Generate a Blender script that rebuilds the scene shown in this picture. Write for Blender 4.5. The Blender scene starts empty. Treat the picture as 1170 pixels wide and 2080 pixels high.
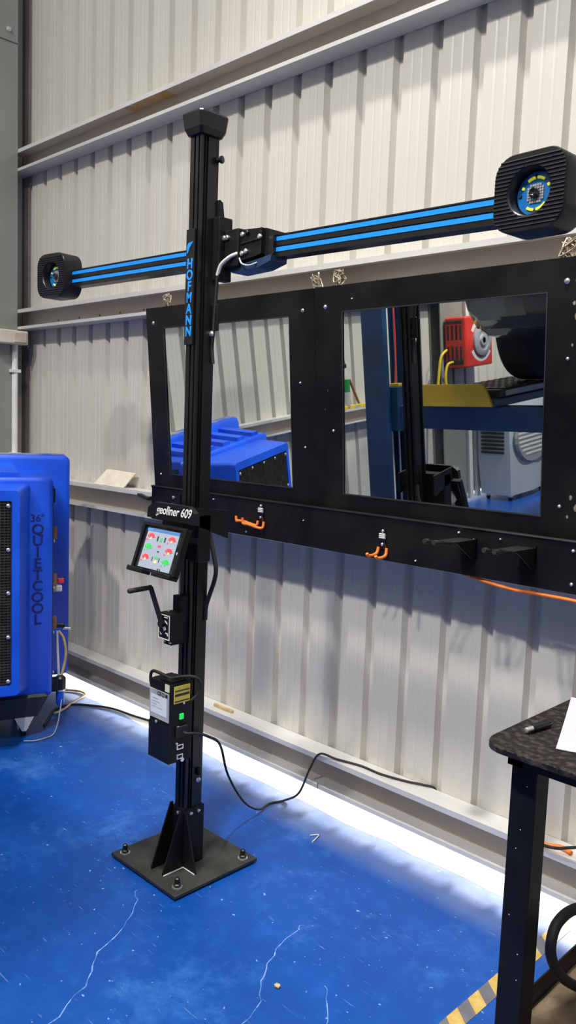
import bpy, bmesh, math, random
from mathutils import Vector, Matrix
random.seed(4)
SC = bpy.context.scene
COL = SC.collection
rad = math.radians

# ------------------------------------------------------------------ camera
cam_d = bpy.data.cameras.new('camera')
cam_d.sensor_fit = 'VERTICAL'; cam_d.sensor_height = 24.0
cam_d.lens = 1661.63 / 2080.0 * 24.0
cam_d.clip_start = 0.05; cam_d.clip_end = 200
cam = bpy.data.objects.new('camera', cam_d); COL.objects.link(cam)
yaw, pitch, roll = 0.777992, -0.106216, 0.037672
fw = Vector((-math.sin(yaw)*math.cos(pitch), math.cos(yaw)*math.cos(pitch), math.sin(pitch)))
r0 = Vector((math.cos(yaw), math.sin(yaw), 0)); u0 = r0.cross(fw)
rr = r0*math.cos(roll) + u0*math.sin(roll); uu = u0*math.cos(roll) - r0*math.sin(roll)
cam.matrix_world = Matrix(((rr.x, uu.x, -fw.x, 0), (rr.y, uu.y, -fw.y, 0), (rr.z, uu.z, -fw.z, 1.55), (0, 0, 0, 1)))
SC.camera = cam
SC.view_settings.view_transform = 'Standard'; SC.view_settings.look = 'None'
SC.view_settings.exposure = 0.03; SC.view_settings.gamma = 1.0
SC.view_settings.use_curve_mapping = False

# ------------------------------------------------------------------ sky, sun, fill panels
world = bpy.data.worlds.new('world'); SC.world = world
world.use_nodes = True
bg = world.node_tree.nodes['Background']
bg.inputs[0].default_value = (0.75, 0.87, 1.0, 1); bg.inputs[1].default_value = 2.2
sun_d = bpy.data.lights.new('sun', 'SUN'); sun_d.energy = 17.0; sun_d.angle = rad(6); sun_d.color = (1, .95, .86)
sun = bpy.data.objects.new('sun', sun_d); COL.objects.link(sun)
sun.rotation_euler = Vector((0.12, -math.cos(rad(20)), -math.sin(rad(20)))).to_track_quat('-Z', 'Y').to_euler()
FILL_W = 55.0       # each ceiling fill panel, added for ambient light
LAMP_W = {'a': 285.0, 'b': 205.0, 'c': 78.0}

# ------------------------------------------------------------------ helpers
class G:
    """collects shapes in one bmesh"""
    def __init__(s): s.bm = bmesh.new(); s.mi = 0
    def _new(s, vs, fs):
        v = [s.bm.verts.new(p) for p in vs]; out = []
        for f in fs:
            try:
                q = s.bm.faces.new([v[i] for i in f]); q.material_index = s.mi; out.append(q)
            except ValueError: pass
        return v, out
    def box(s, lo, hi, bev=0.0, seg=2, M=None):
        x0, y0, z0 = lo; x1, y1, z1 = hi
        P = [(x0,y0,z0),(x1,y0,z0),(x1,y1,z0),(x0,y1,z0),(x0,y0,z1),(x1,y0,z1),(x1,y1,z1),(x0,y1,z1)]
        if M is not None: P = [M @ Vector(p) for p in P]
        v, f = s._new(P, [(0,3,2,1),(4,5,6,7),(0,1,5,4),(1,2,6,5),(2,3,7,6),(3,0,4,7)])
        if bev > 0:
            e = list({e for q in f for e in q.edges})
            r = bmesh.ops.bevel(s.bm, geom=e, offset=bev, segments=seg, profile=.5, affect='EDGES')
            for q in r['faces']: q.material_index = s.mi
        return s
    def prism(s, pts, axis, a, b, M=None):
        """polygon pts (two other axes in order) extruded along axis from a to b"""
        def mk(p, t):
            q = [p[0], p[1]]; q.insert(axis, t); q = Vector(q)
            return M @ q if M is not None else q
        n = len(pts)
        v = [mk(p, a) for p in pts] + [mk(p, b) for p in pts]
        s._new(v, [tuple(range(n)), tuple(range(2*n-1, n-1, -1))] + [(i, n+i, n+(i+1) % n, (i+1) % n) for i in range(n)])
        return s
    def frame(s, o, i, axis, a, b):
        """rectangular ring: o, i = (u0,v0,u1,v1), extruded along axis a..b"""
        def rc(q): return [(q[0],q[1]),(q[2],q[1]),(q[2],q[3]),(q[0],q[3])]
        P = rc(o) + rc(i)
        def mk(p, t):
            q = [p[0], p[1]]; q.insert(axis, t); return q
        v = [mk(p, a) for p in P] + [mk(p, b) for p in P]
        f = []
        for k in range(4):
            m = (k+1) % 4
            f += [(k, m, 4+m, 4+k), (8+k, 12+k, 12+m, 8+m), (k, 8+k, 8+m, m), (4+k, 4+m, 12+m, 12+k)]
        s._new(v, f); return s
    def loft(s, rings, cap=True, closed=True):
        n = len(rings[0]); v = [p for r in rings for p in r]; f = []
        for j in range(len(rings)-1):
            for i in range(n if closed else n-1):
                k = (i+1) % n
                f.append((j*n+i, j*n+k, (j+1)*n+k, (j+1)*n+i))
        if cap: f += [tuple(range(n-1, -1, -1)), tuple(range((len(rings)-1)*n, len(rings)*n))]
        s._new(v, f); return s
    def cyl(s, p0, p1, r, r1=None, seg=16):
        p0 = Vector(p0); p1 = Vector(p1); r1 = r if r1 is None else r1
        d = (p1-p0).normalized(); a = d.orthogonal().normalized(); b = d.cross(a)
        R = lambda c, q: [c + (a*math.cos(t)+b*math.sin(t))*q for t in [2*math.pi*k/seg for k in range(seg)]]
        return s.loft([R(p0, r), R(p1, r1)])
    def lathe(s, p0, d, prof, seg=20):
        """prof: list of (distance along d, radius)"""
        p0 = Vector(p0); d = Vector(d).normalized(); a = d.orthogonal().normalized(); b = d.cross(a)
        return s.loft([[p0 + d*h + (a*math.cos(t)+b*math.sin(t))*max(q, 1e-4) for t in [2*math.pi*k/seg for k in range(seg)]] for h, q in prof])
    def tube(s, pts, r, seg=8, sub=6):
        P = smooth(pts, sub); rings = []
        t = (P[1]-P[0]).normalized(); a = t.orthogonal().normalized()
        for i, p in enumerate(P):
            t = (P[min(i+1, len(P)-1)] - P[max(i-1, 0)]).normalized()
            a = (a - t*a.dot(t)).normalized(); b = t.cross(a)
            rings.append([p + (a*math.cos(q)+b*math.sin(q))*r for q in [2*math.pi*k/seg for k in range(seg)]])
        return s.loft(rings)
    def ico(s, c, r, sc=(1, 1, 1), sub=2):
        m = Matrix.Translation(Vector(c)) @ Matrix.Diagonal((sc[0], sc[1], sc[2], 1))
        q = bmesh.ops.create_icosphere(s.bm, subdivisions=sub, radius=r, matrix=m)
        for f in {f for v in q['verts'] for f in v.link_faces}: f.material_index = s.mi
        return s

def smooth(pts, sub=6):
    P = [Vector(p) for p in pts]
    if len(P) < 3 or sub <= 1: return P
    out = []
    for i in range(len(P)-1):
        a = P[max(i-1, 0)]; b = P[i]; c = P[i+1]; d = P[min(i+2, len(P)-1)]
        for k in range(sub):
            t = k/sub
            out.append(.5*((2*b) + (c-a)*t + (2*a-5*b+4*c-d)*t*t + (3*b-a-3*c+d)*t**3))
    out.append(P[-1]); return out

def obj(name, g, mat, parent=None, off=None, smooth_angle=None, tri=False):
    bm = g.bm
    bmesh.ops.recalc_face_normals(bm, faces=bm.faces)
    if off is not None:
        for v in bm.verts: v.co -= Vector(off)
    me = bpy.data.meshes.new(name); bm.to_mesh(me); bm.free()
    for m in (mat if isinstance(mat, (list, tuple)) else [mat]): me.materials.append(m)
    if smooth_angle is not None:
        me.polygons.foreach_set('use_smooth', [True]*len(me.polygons))
        try: me.set_sharp_from_angle(angle=rad(smooth_angle))
        except Exception: pass
    o = bpy.data.objects.new(name, me); COL.objects.link(o)
    if parent: o.parent = parent
    return o

def tag(o, label=None, cat=None, group=None, kind=None):
    if label: o['label'] = label
    if cat: o['category'] = cat
    if group: o['group'] = group
    if kind: o['kind'] = kind
    return o

def thing(name, label, cat, loc=(0, 0, 0), rotz=0.0, group=None):
    o = bpy.data.objects.new(name, None); COL.objects.link(o)
    o.location = loc; o.rotation_euler = (0, 0, rotz); o.empty_display_size = .1
    return tag(o, label, cat, group)

def structure(name, g, mat, label=None, parent=None, **k):
    o = obj(name, g, mat, parent, **k); o['kind'] = 'structure'
    if label: o['label'] = label
    return o

def copy_part(src, parent, loc=None):
    c = src.copy(); COL.objects.link(c); c.parent = parent
    if loc is not None: c.location = loc
    return c

def text(name, s, size, M, mat, parent=None, extrude=.001, shear=0.0, bold=0.0, sx=1.0, align='CENTER', space=1.0):
    cu = bpy.data.curves.new(name, 'FONT'); cu.body = s; cu.size = size; cu.extrude = extrude
    cu.shear = shear; cu.offset = bold; cu.align_x = align; cu.align_y = 'CENTER'; cu.space_character = space
    cu.resolution_u = 4
    t = bpy.data.objects.new(name+'_tmp', cu); COL.objects.link(t)
    dg = bpy.context.evaluated_depsgraph_get()
    me = bpy.data.meshes.new_from_object(t.evaluated_get(dg))
    bpy.data.objects.remove(t); bpy.data.curves.remove(cu)
    me.transform(M @ Matrix.Diagonal((sx, 1, 1, 1))); me.name = name
    me.materials.clear(); me.materials.append(mat)
    o = bpy.data.objects.new(name, me); COL.objects.link(o)
    if parent: o.parent = parent
    return o

FRONT = Matrix.Rotation(rad(90), 4, 'X')                                   # text reading on a face that looks to -Y
SIDE = Matrix.Rotation(rad(90), 4, 'Z') @ Matrix.Rotation(rad(90), 4, 'X')  # on a face that looks to +X
T = lambda x, y, z: Matrix.Translation((x, y, z))

# ------------------------------------------------------------------ materials
MATS = {}
def mat(name, col, rough=.5, metal=0.0, var=0.0, scale=8.0, col2=None, bump=0.0, bscale=60.0, spec=.5, stretch=(1, 1, 1), emit=0.0, rvar=0.0, trans=0.0, lo=.4, hi=.65, coat=0.0):
    m = bpy.data.materials.new(name); m.use_nodes = True; nt = m.node_tree; N = nt.nodes; L = nt.links
    b = N['Principled BSDF']
    b.inputs['Base Color'].default_value = (*col, 1); b.inputs['Roughness'].default_value = rough
    b.inputs['Metallic'].default_value = metal; b.inputs['Specular IOR Level'].default_value = spec
    if trans: b.inputs['Transmission Weight'].default_value = trans
    if coat: b.inputs['Coat Weight'].default_value = coat
    if emit:
        b.inputs['Emission Color'].default_value = (*col, 1); b.inputs['Emission Strength'].default_value = emit
    tc = N.new('ShaderNodeTexCoord'); mp = N.new('ShaderNodeMapping'); mp.inputs['Scale'].default_value = stretch
    L.new(tc.outputs['Object'], mp.inputs['Vector'])
    if col2 is None and var: col2 = tuple(min(1, c*(1+var)) for c in col); col = tuple(c*(1-var) for c in col)
    if col2 is not None:
        n = N.new('ShaderNodeTexNoise'); n.inputs['Scale'].default_value = scale; n.inputs['Detail'].default_value = 5
        L.new(mp.outputs[0], n.inputs['Vector'])
        r = N.new('ShaderNodeValToRGB'); r.color_ramp.elements[0].position = lo; r.color_ramp.elements[1].position = hi
        r.color_ramp.elements[0].color = (*col, 1); r.color_ramp.elements[1].color = (*col2, 1)
        L.new(n.outputs['Fac'], r.inputs['Fac']); L.new(r.outputs['Color'], b.inputs['Base Color'])
        if rvar:
            mr = N.new('ShaderNodeMapRange'); mr.inputs['To Min'].default_value = rough-rvar; mr.inputs['To Max'].default_value = rough+rvar
            L.new(n.outputs['Fac'], mr.inputs['Value']); L.new(mr.outputs[0], b.inputs['Roughness'])
    if bump:
        n2 = N.new('ShaderNodeTexNoise'); n2.inputs['Scale'].default_value = bscale; n2.inputs['Detail'].default_value = 3
        L.new(mp.outputs[0], n2.inputs['Vector'])
        bp = N.new('ShaderNodeBump'); bp.inputs['Strength'].default_value = bump; bp.inputs['Distance'].default_value = .004
        L.new(n2.outputs['Fac'], bp.inputs['Height']); L.new(bp.outputs[0], b.inputs['Normal'])
    MATS[name] = m
    return m

CLAD = mat('off_white_steel_sheet', (.555, .533, .485), .36, 0, scale=1.2, col2=(.605, .583, .535), stretch=(1, 1, .6))
GALV = mat('galvanised_steel', (.55, .55, .55), .42, .15, scale=5, col2=(.66, .66, .65), stretch=(.25, 1, 1), rvar=.08)
GALV_BROWN = mat('shade_brown_galvanised_steel', (.50, .44, .39), .5, .1, scale=4, col2=(.60, .54, .49), stretch=(.3, 1, 1))  # brown stands in for shade and bounce inside the wall rails
COLUMN = mat('grey_painted_steel', (.25, .27, .245), .24, .1, scale=3, col2=(.30, .32, .29), stretch=(1, 1, .3))
BLACK = mat('black_anodised_metal', (.007, .007, .009), .34, 0, var=.25, scale=5, spec=.4)
BLACKM = mat('black_powder_coat', (.006, .006, .008), .5, 0, var=.3, scale=9, bump=.1, bscale=300, spec=.25)
BOARD = mat('black_painted_board', (.004, .004, .006), .42, 0, scale=6, col2=(.009, .009, .009), rvar=.1, spec=.25)
RUBBER = mat('black_rubber', (.012, .012, .013), .65, 0, var=.2)
BEAMBLUE = mat('bright_blue_stripe', (.003, .26, .88), .4, 0, var=.04, scale=6)
SIGNBLUE = mat('blue_lettering', (.004, .27, .9), .45, 0, var=.04)
COOLBLUE = mat('blue_moulded_plastic', (.004, .07, .62), .38, 0, scale=3, col2=(.006, .10, .74), bump=.03, bscale=40)
COOLTXT = mat('dark_blue_lettering', (.004, .015, .16), .6, 0, var=.1)
CHROME = mat('zinc_plated_screw', (.75, .75, .76), .25, .85, var=.08, scale=30)
MIRROR = mat('mirror_glass', (.86, .91, .89), .012, 1.0, var=.01, scale=2)
WHITE = mat('white_plastic', (.78, .78, .75), .45, 0, var=.05, scale=9)
BEIGE = mat('cream_plastic', (.66, .58, .47), .5, 0, scale=14, col2=(.74, .68, .58))
PAPER = mat('white_paper', (.46, .46, .53), .8, 0, var=.03, scale=4)
ORANGE = mat('orange_rubber', (.85, .20, .03), .5, 0, var=.1, scale=20)
LABELG = mat('grey_label', (.36, .38, .42), .5, 0, var=.06, scale=20)
LABELW = mat('white_label', (.66, .70, .80), .5, 0, var=.03, scale=20)
INK = mat('dark_print', (.03, .03, .04), .6, 0, var=.1)
PRINTW = mat('white_print', (.82, .82, .82), .55, 0, var=.04)
YELL = mat('yellow_sticker', (.80, .62, .08), .5, 0, var=.08, scale=30)
GREENL = mat('green_lamp', (.02, .62, .10), .4, 0, var=.05, emit=.7)
CONC = mat('pale_concrete', (.52, .52, .50), .8, 0, var=.1, scale=3)
DARKPL = mat('dark_plastic_base', (.02, .021, .024), .55, 0, var=.3, scale=5)
TYRE = mat('tyre_rubber', (.016, .016, .017), .8, 0, var=.2, scale=12)
CARGREY = mat('dark_grey_car_plastic', (.05, .056, .062), .32, 0, var=.12, scale=3)
CARPAINT = mat('gunmetal_car_paint', (.09, .10, .11), .2, .4, var=.05, scale=2, coat=.5)
GLASS = mat('dark_car_glass', (.01, .012, .014), .06, 0, var=.1, spec=.8)
LIFTBLUE = mat('navy_painted_lift_steel', (.012, .045, .115), .4, 0, var=.2, scale=3)
YELLOWP = mat('mustard_painted_steel', (.50, .33, .012), .45, 0, var=.08, scale=4)
REDP = mat('red_plastic', (.72, .045, .03), .4, 0, var=.1, scale=5)
BRASS = mat('brown_timber', (.26, .11, .05), .6, 0, var=.2, scale=9)
CLEAR = mat('cloudy_clear_plastic', (.80, .82, .80), .3, 0, var=.03, trans=.55)
GREENP = mat('green_label_plastic', (.01, .22, .05), .45, 0, var=.1)
HOSE = mat('tan_hose', (.50, .36, .17), .45, 0, var=.15, scale=25)
HOSEY = mat('yellow_hose', (.72, .52, .03), .45, 0, var=.1, scale=12)
GREYPL = mat('pale_grey_plastic', (.52, .57, .64), .45, 0, var=.05, scale=3)
WIRE = mat('rusty_tie_wire', (.30, .24, .17), .5, .6, scale=60, col2=(.5, .45, .36))
DIRT = mat('oily_brown_steel_shelf', (.09, .062, .040), .6, .1, scale=9, col2=(.24, .175, .11), bump=.4, bscale=40, lo=.38, hi=.7)
BENCH = mat('grimy_black_bench_steel', (.006, .005, .005), .5, .1, scale=60, col2=(.07, .048, .04), bump=.6, bscale=110, lo=.48, hi=.76, rvar=.15)
TAPEG = mat('worn_grey_tape', (.13, .13, .155), .6, 0, var=.15, scale=20)
TAPEY = mat('worn_yellow_tape', (.46, .31, .07), .6, 0, scale=30, col2=(.56, .40, .13))
STEELPL = mat('scuffed_black_plate', (.018, .019, .018), .5, .1, scale=7, col2=(.040, .042, .038), rvar=.1)
COPPER = mat('copper_fitting', (.22, .10, .055), .5, .4, var=.2, scale=30)
WEB = mat('grille_mesh', (.035, .033, .03), .6, .2, var=.3, scale=20)
SCREEN = mat('lit_screen', (.27, .31, .39), .3, 0, var=.02, emit=.28)
SCRBLUE = mat('screen_blue', (.05, .16, .42), .4, 0, var=.02, emit=.35)
SCRRED = mat('screen_red', (.85, .06, .08), .4, 0, var=.02, emit=.35)
SCRGREEN = mat('screen_green', (.03, .48, .08), .4, 0, var=.02, emit=.35)
SCRYEL = mat('screen_yellow', (.65, .55, .25), .4, 0, var=.02, emit=.35)
PCBY = mat('yellow_led', (.80, .85, .05), .4, 0, var=.02, emit=.35)
PCBB = mat('blue_circuit_board', (.0, .16, .50), .4, 0, var=.1, scale=30)
PCBG = mat('pale_circuit_parts', (.45, .44, .46), .4, .2, var=.15, scale=60)

def floor_material():
    m = bpy.data.materials.new('blue_epoxy_floor'); m.use_nodes = True; nt = m.node_tree; N = nt.nodes; L = nt.links
    b = N['Principled BSDF']; tc = N.new('ShaderNodeTexCoord')
    def noise(sc, det=4, vec=None, rough=.55):
        n = N.new('ShaderNodeTexNoise'); n.inputs['Scale'].default_value = sc; n.inputs['Detail'].default_value = det
        n.inputs['Roughness'].default_value = rough
        L.new(vec or tc.outputs['Object'], n.inputs['Vector']); return n
    def ramp(n, a, b_, c0, c1):
        r = N.new('ShaderNodeValToRGB'); e = r.color_ramp.elements
        e[0].position = a; e[1].position = b_; e[0].color = (*c0, 1); e[1].color = (*c1, 1)
        L.new(n.outputs['Fac'], r.inputs['Fac']); return r
    def mix(fac, a, b_):
        q = N.new('ShaderNodeMix'); q.data_type = 'RGBA'
        L.new(fac, q.inputs['Factor']); L.new(a, q.inputs['A']); L.new(b_, q.inputs['B']); return q.outputs['Result']
    base = ramp(noise(1.6), .35, .68, (.001, .042, .255), (.002, .074, .37))
    mott = ramp(noise(14, 6), .5, .72, (.002, .060, .32), (.007, .115, .46))
    k = N.new('ShaderNodeRGB'); k.outputs[0].default_value = (.35, .35, .35, 1)
    c = mix(k.outputs[0], base.outputs[0], mott.outputs[0])
    # worn pale scuffs, small spots, fine scratches
    sc = ramp(noise(2.6, 9, rough=.78), .53, .74, (0, 0, 0), (.55, .55, .55))
    pale = N.new('ShaderNodeRGB'); pale.outputs[0].default_value = (.07, .25, .60, 1)
    c = mix(sc.outputs[0], c, pale.outputs[0])
    sp = ramp(noise(48, 2), .70, .74, (0, 0, 0), (.6, .6, .6))
    pale2 = N.new('ShaderNodeRGB'); pale2.outputs[0].default_value = (.40, .52, .72, 1)
    c = mix(sp.outputs[0], c, pale2.outputs[0])
    mp = N.new('ShaderNodeMapping'); mp.inputs['Scale'].default_value = (5.0, 60, 1); mp.inputs['Rotation'].default_value = (0, 0, .5)
    L.new(tc.outputs['Object'], mp.inputs['Vector'])
    scr = ramp(noise(2.0, 3, mp.outputs[0]), .67, .73, (0, 0, 0), (.30, .30, .30))
    c = mix(scr.outputs[0], c, pale2.outputs[0])
    # glow fading from the sunlit gap, painted in with the dusty wall foot
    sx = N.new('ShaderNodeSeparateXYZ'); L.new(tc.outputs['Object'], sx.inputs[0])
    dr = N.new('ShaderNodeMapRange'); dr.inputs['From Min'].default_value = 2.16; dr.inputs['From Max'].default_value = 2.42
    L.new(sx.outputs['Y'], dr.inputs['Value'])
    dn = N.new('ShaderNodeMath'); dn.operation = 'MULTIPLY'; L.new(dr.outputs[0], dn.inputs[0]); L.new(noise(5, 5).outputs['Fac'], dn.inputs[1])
    dust_glow = N.new('ShaderNodeRGB'); dust_glow.outputs[0].default_value = (.42, .46, .48, 1)
    c = mix(dn.outputs[0], c, dust_glow.outputs[0])
    L.new(c, b.inputs['Base Color'])
    mr = N.new('ShaderNodeMapRange'); mr.inputs['To Min'].default_value = .22; mr.inputs['To Max'].default_value = .5
    L.new(noise(3.2).outputs['Fac'], mr.inputs['Value']); L.new(mr.outputs[0], b.inputs['Roughness'])
    bp = N.new('ShaderNodeBump'); bp.inputs['Strength'].default_value = .12; bp.inputs['Distance'].default_value = .004
    L.new(noise(9, 4).outputs['Fac'], bp.inputs['Height']); L.new(bp.outputs[0], b.inputs['Normal'])
    return m
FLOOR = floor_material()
CRACK = mat('pale_crack_filler', (.22, .38, .66), .7, 0, scale=40, col2=(.05, .16, .5), lo=.42, hi=.58)

# ------------------------------------------------------------------ large structure
RX0, RX1, RY0, RY1, RZ = -4.85, 5.5, -8.0, 2.50, 6.4
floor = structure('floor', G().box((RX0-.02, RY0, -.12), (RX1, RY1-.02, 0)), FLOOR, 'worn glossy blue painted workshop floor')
structure('ground_outside', G().box((-14, -14, -.2), (14, 16, -.125)), CONC, 'sunlit concrete outside the wall')

def crack(pts, w):
    g = G(); P = smooth(pts, 5); n = len(P)
    rings = []
    for i, p in enumerate(P):
        t = (P[min(i+1, n-1)]-P[max(i-1, 0)]).normalized(); s = Vector((-t.y, t.x, 0))
        j = Vector((random.uniform(-1, 1), random.uniform(-1, 1), 0))*.006
        ww = w*random.uniform(.4, 1.1)
        rings.append([p+j+s*ww, p+j-s*ww])
    v = [q for r in rings for q in r]
    g._new(v, [(2*i, 2*i+1, 2*i+3, 2*i+2) for i in range(n-1)])
    structure('crack', g, CRACK, parent=floor)
crack([(-1.75, .96, .0006), (-1.83, 1.13, .0006), (-1.93, 1.24, .0006), (-1.98, 1.36, .0006), (-2.06, 1.46, .0006), (-2.12, 1.50, .0006)], .0022)
crack([(-1.27, 1.05, .0006), (-1.33, 1.22, .0006), (-1.41, 1.30, .0006), (-1.45, 1.43, .0006), (-1.53, 1.52, .0006), (-1.60, 1.66, .0006), (-1.62, 1.78, .0006)], .0018)
crack([(-1.08, 1.28, .0006), (-1.2, 1.40, .0006), (-1.31, 1.55, .0006), (-1.38, 1.62, .0006)], .0015)

# bare slab edge under the wall rail
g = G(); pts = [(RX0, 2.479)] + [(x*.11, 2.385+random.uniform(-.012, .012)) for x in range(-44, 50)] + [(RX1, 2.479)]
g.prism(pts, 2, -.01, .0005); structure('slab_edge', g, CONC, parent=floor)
PITCH = .173
def profile(length, phase):
    """sheet profile: (position along wall, depth outward); narrow grooves and two low flutes per pan"""
    pts = []; k = 0; s = phase
    while s < length:
        for d, y in ((0, 0), (.010, .028), (.034, .028), (.046, 0), (.083, 0), (.088, .0013), (.092, .0013), (.097, 0), (.125, 0), (.130, .0013), (.134, .0013), (.139, 0)):
            if 0 <= s+d <= length: pts.append((s+d, y))
        s += PITCH
    if pts[0][0] > 0: pts.insert(0, (0, pts[0][1]))
    if pts[-1][0] < length: pts.append((length, pts[-1][1]))
    return pts
def sheet(parent, p0, du, dn, length, phase, z0, z1, m, clad=4):
    """corrugated sheets side by side; every `clad` pitches one sheet, its edge lapped a little"""
    p0 = Vector(p0); du = Vector(du); dn = Vector(dn); W = PITCH*clad
    P = profile(length, phase)
    edges = [0] + [phase + .06 + W*k for k in range(0, int(length/W)+2) if .2 < phase+.06+W*k < length-.2] + [length]
    for a, b in zip(edges[:-1], edges[1:]):
        Q = [q for q in P if a < q[0] < b]
        Q = [(a, 0 if a else Q[0][1])] + Q + [(b, 0)]
        g = G(); n = len(Q); v = []
        for t in (0, .0012):
            for z in (z0, z1):
                v += [p0 + du*s + dn*(y+t) + Vector((0, 0, z)) for s, y in Q]
        f = [(i, i+1, n+i+1, n+i) for i in range(n-1)] + [(2*n+i, 3*n+i, 3*n+i+1, 2*n+i+1) for i in range(n-1)]
        g._new(v, f)
        o = obj('cladding_sheet', g, m, parent)
def wall_root(name, label):
    o = bpy.data.objects.new(name, None); COL.objects.link(o); return tag(o, label, kind='structure')
wb = wall_root('wall_back', 'off-white ribbed steel wall behind the black post')
# grooves start at x = -1.312 + k * PITCH
ph = ((-1.312 - RX0) % PITCH)
sheet(wb, (RX0, RY1, 0), (1, 0, 0), (0, 1, 0), RX1-RX0, ph, .075, RZ, CLAD)
STRIP = mat('brown_grey_strip', (.20, .175, .155), .45, 0, scale=3, col2=(.27, .24, .215))  # brown-grey strip in the corner, darker than the sheets
obj('corner_strip', G().box((-4.849, 2.4985, .08), (-4.755, 2.4995, RZ)), STRIP, wb)
wl = wall_root('wall_left', 'off-white ribbed steel wall behind the blue cooler')
sheet(wl, (RX0, RY1, 0), (0, -1, 0), (-1, 0, 0), RY1-RY0, .09, .075, RZ, CLAD)
structure('wall_right', G().box((RX1, RY0, 0), (RX1+.1, RY1+.1, RZ)), CLAD, 'off-white steel wall to the right of the table')
structure('wall_front', G().box((RX0-.1, RY0-.1, 0), (RX1+.1, RY0, RZ)), CLAD, 'off-white steel wall opposite the mirrors')
structure('ceiling', G().box((RX0-.2, RY0-.2, RZ), (RX1+.2, RY1+.2, RZ+.1)), CLAD, 'pale steel roof lining over the workshop')

def girt(name, z0, z1, along, label):
    """C section, open side to the room, with returned lips; web against the sheet"""
    h = z1-z0; t = .004; d = .098; lip = .021; lb = .016
    prof = [(0, z0), (0, z0+lb), (t, z0+lb), (t, z0+t), (d-t, z0+t), (d-t, z1-t), (t, z1-t), (t, z1-lip), (0, z1-lip), (0, z1), (d, z1), (d, z0)]
    g = G()
    if along == 'x':
        g.prism([(2.400+p, z) for p, z in prof], 0, RX0+.02, RX1-.01)
    else:
        g.prism([(-4.752-p, z) for p, z in prof], 1, RY0+.01, 2.39)
    o = structure(name, g, GALV, label)
    # inside of the web, shade within the channel painted as brown
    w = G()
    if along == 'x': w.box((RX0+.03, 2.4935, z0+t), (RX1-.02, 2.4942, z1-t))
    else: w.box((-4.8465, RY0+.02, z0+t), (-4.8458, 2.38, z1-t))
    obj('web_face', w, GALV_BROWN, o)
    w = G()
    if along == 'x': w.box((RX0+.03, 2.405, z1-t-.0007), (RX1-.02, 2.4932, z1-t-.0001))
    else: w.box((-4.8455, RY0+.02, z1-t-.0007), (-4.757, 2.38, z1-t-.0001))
    obj('top_flange_underside', w, GALV_BROWN, o)  # underside carries the same painted shade
    return o
G1 = girt('trim_1', 2.98, 3.105, 'x', 'highest galvanised steel wall rail, above the black post')
G2 = girt('trim_2', 2.060, 2.178, 'x', 'galvanised steel wall rail just above the mirrors')
G3 = girt('trim_3', 1.060, 1.190, 'x', 'galvanised steel wall rail level with the tablet')
G4 = girt('trim_4', .075, .218, 'x', 'galvanised steel rail along the foot of the ribbed wall')
for k, (a, b) in enumerate(((2.98, 3.105), (2.060, 2.178), (1.060, 1.190), (.075, .218))):
    girt('trim_%d' % (5+k), a, b, 'y', ['highest', 'second', 'third', 'lowest'][k] + ' galvanised rail on the wall behind the blue cooler')
# punched holes in the web of the rail above the mirrors, rust stain on the top one
for i in range(16):
    x = -4.4 + i*.215 + random.uniform(-.02, .02)
    obj('punched_hole', G().cyl((x, 2.4922, 2.106), (x, 2.4934, 2.106), .0055, seg=10), INK, G2)
RUST = mat('rust_stain', (.50, .42, .34), .6, 0, scale=7, col2=(.52, .30, .09), stretch=(.5, 1, 3), lo=.38, hi=.5)
obj('rust_patch', G().box((-3.66, 2.406, 3.0993), (-3.32, 2.492, 3.1002)), RUST, G1)

# corner column: I section with its flange looking into the room
def column(name, y0, y1, label):
    g = G(); x1 = -4.71; x0 = -4.842; t = .012; ym = (y0+y1)/2
    g.prism([(x1, y0), (x1, y1), (x1-t, y1), (x1-t, ym+.005), (x0+t, ym+.005), (x0+t, y1), (x0, y1), (x0, y0), (x0+t, y0), (x0+t, ym-.005), (x1-t, ym-.005), (x1-t, y0)], 2, 0, RZ-.01)
    o = structure(name, g, COLUMN, label)
    return o
c1 = column('column', 2.00, 2.398, 'grey steel column in the corner beside the cream switch box')
pl = obj('joint_plate', G().box((-4.71, 2.02, 3.69), (-4.702, 2.395, 4.6), .002), COLUMN, c1)
for z in (3.75, 4.0, 4.3):
    obj('bolt', G().lathe((-4.702, 2.335, z), (1, 0, 0), [(0, .016), (.006, .016), (.006, .011), (.016, .011), (.018, .006)], 6), CHROME, pl)
c2 = column('column', -2.65, -2.26, 'grey steel column carrying the red hose reel')

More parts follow.
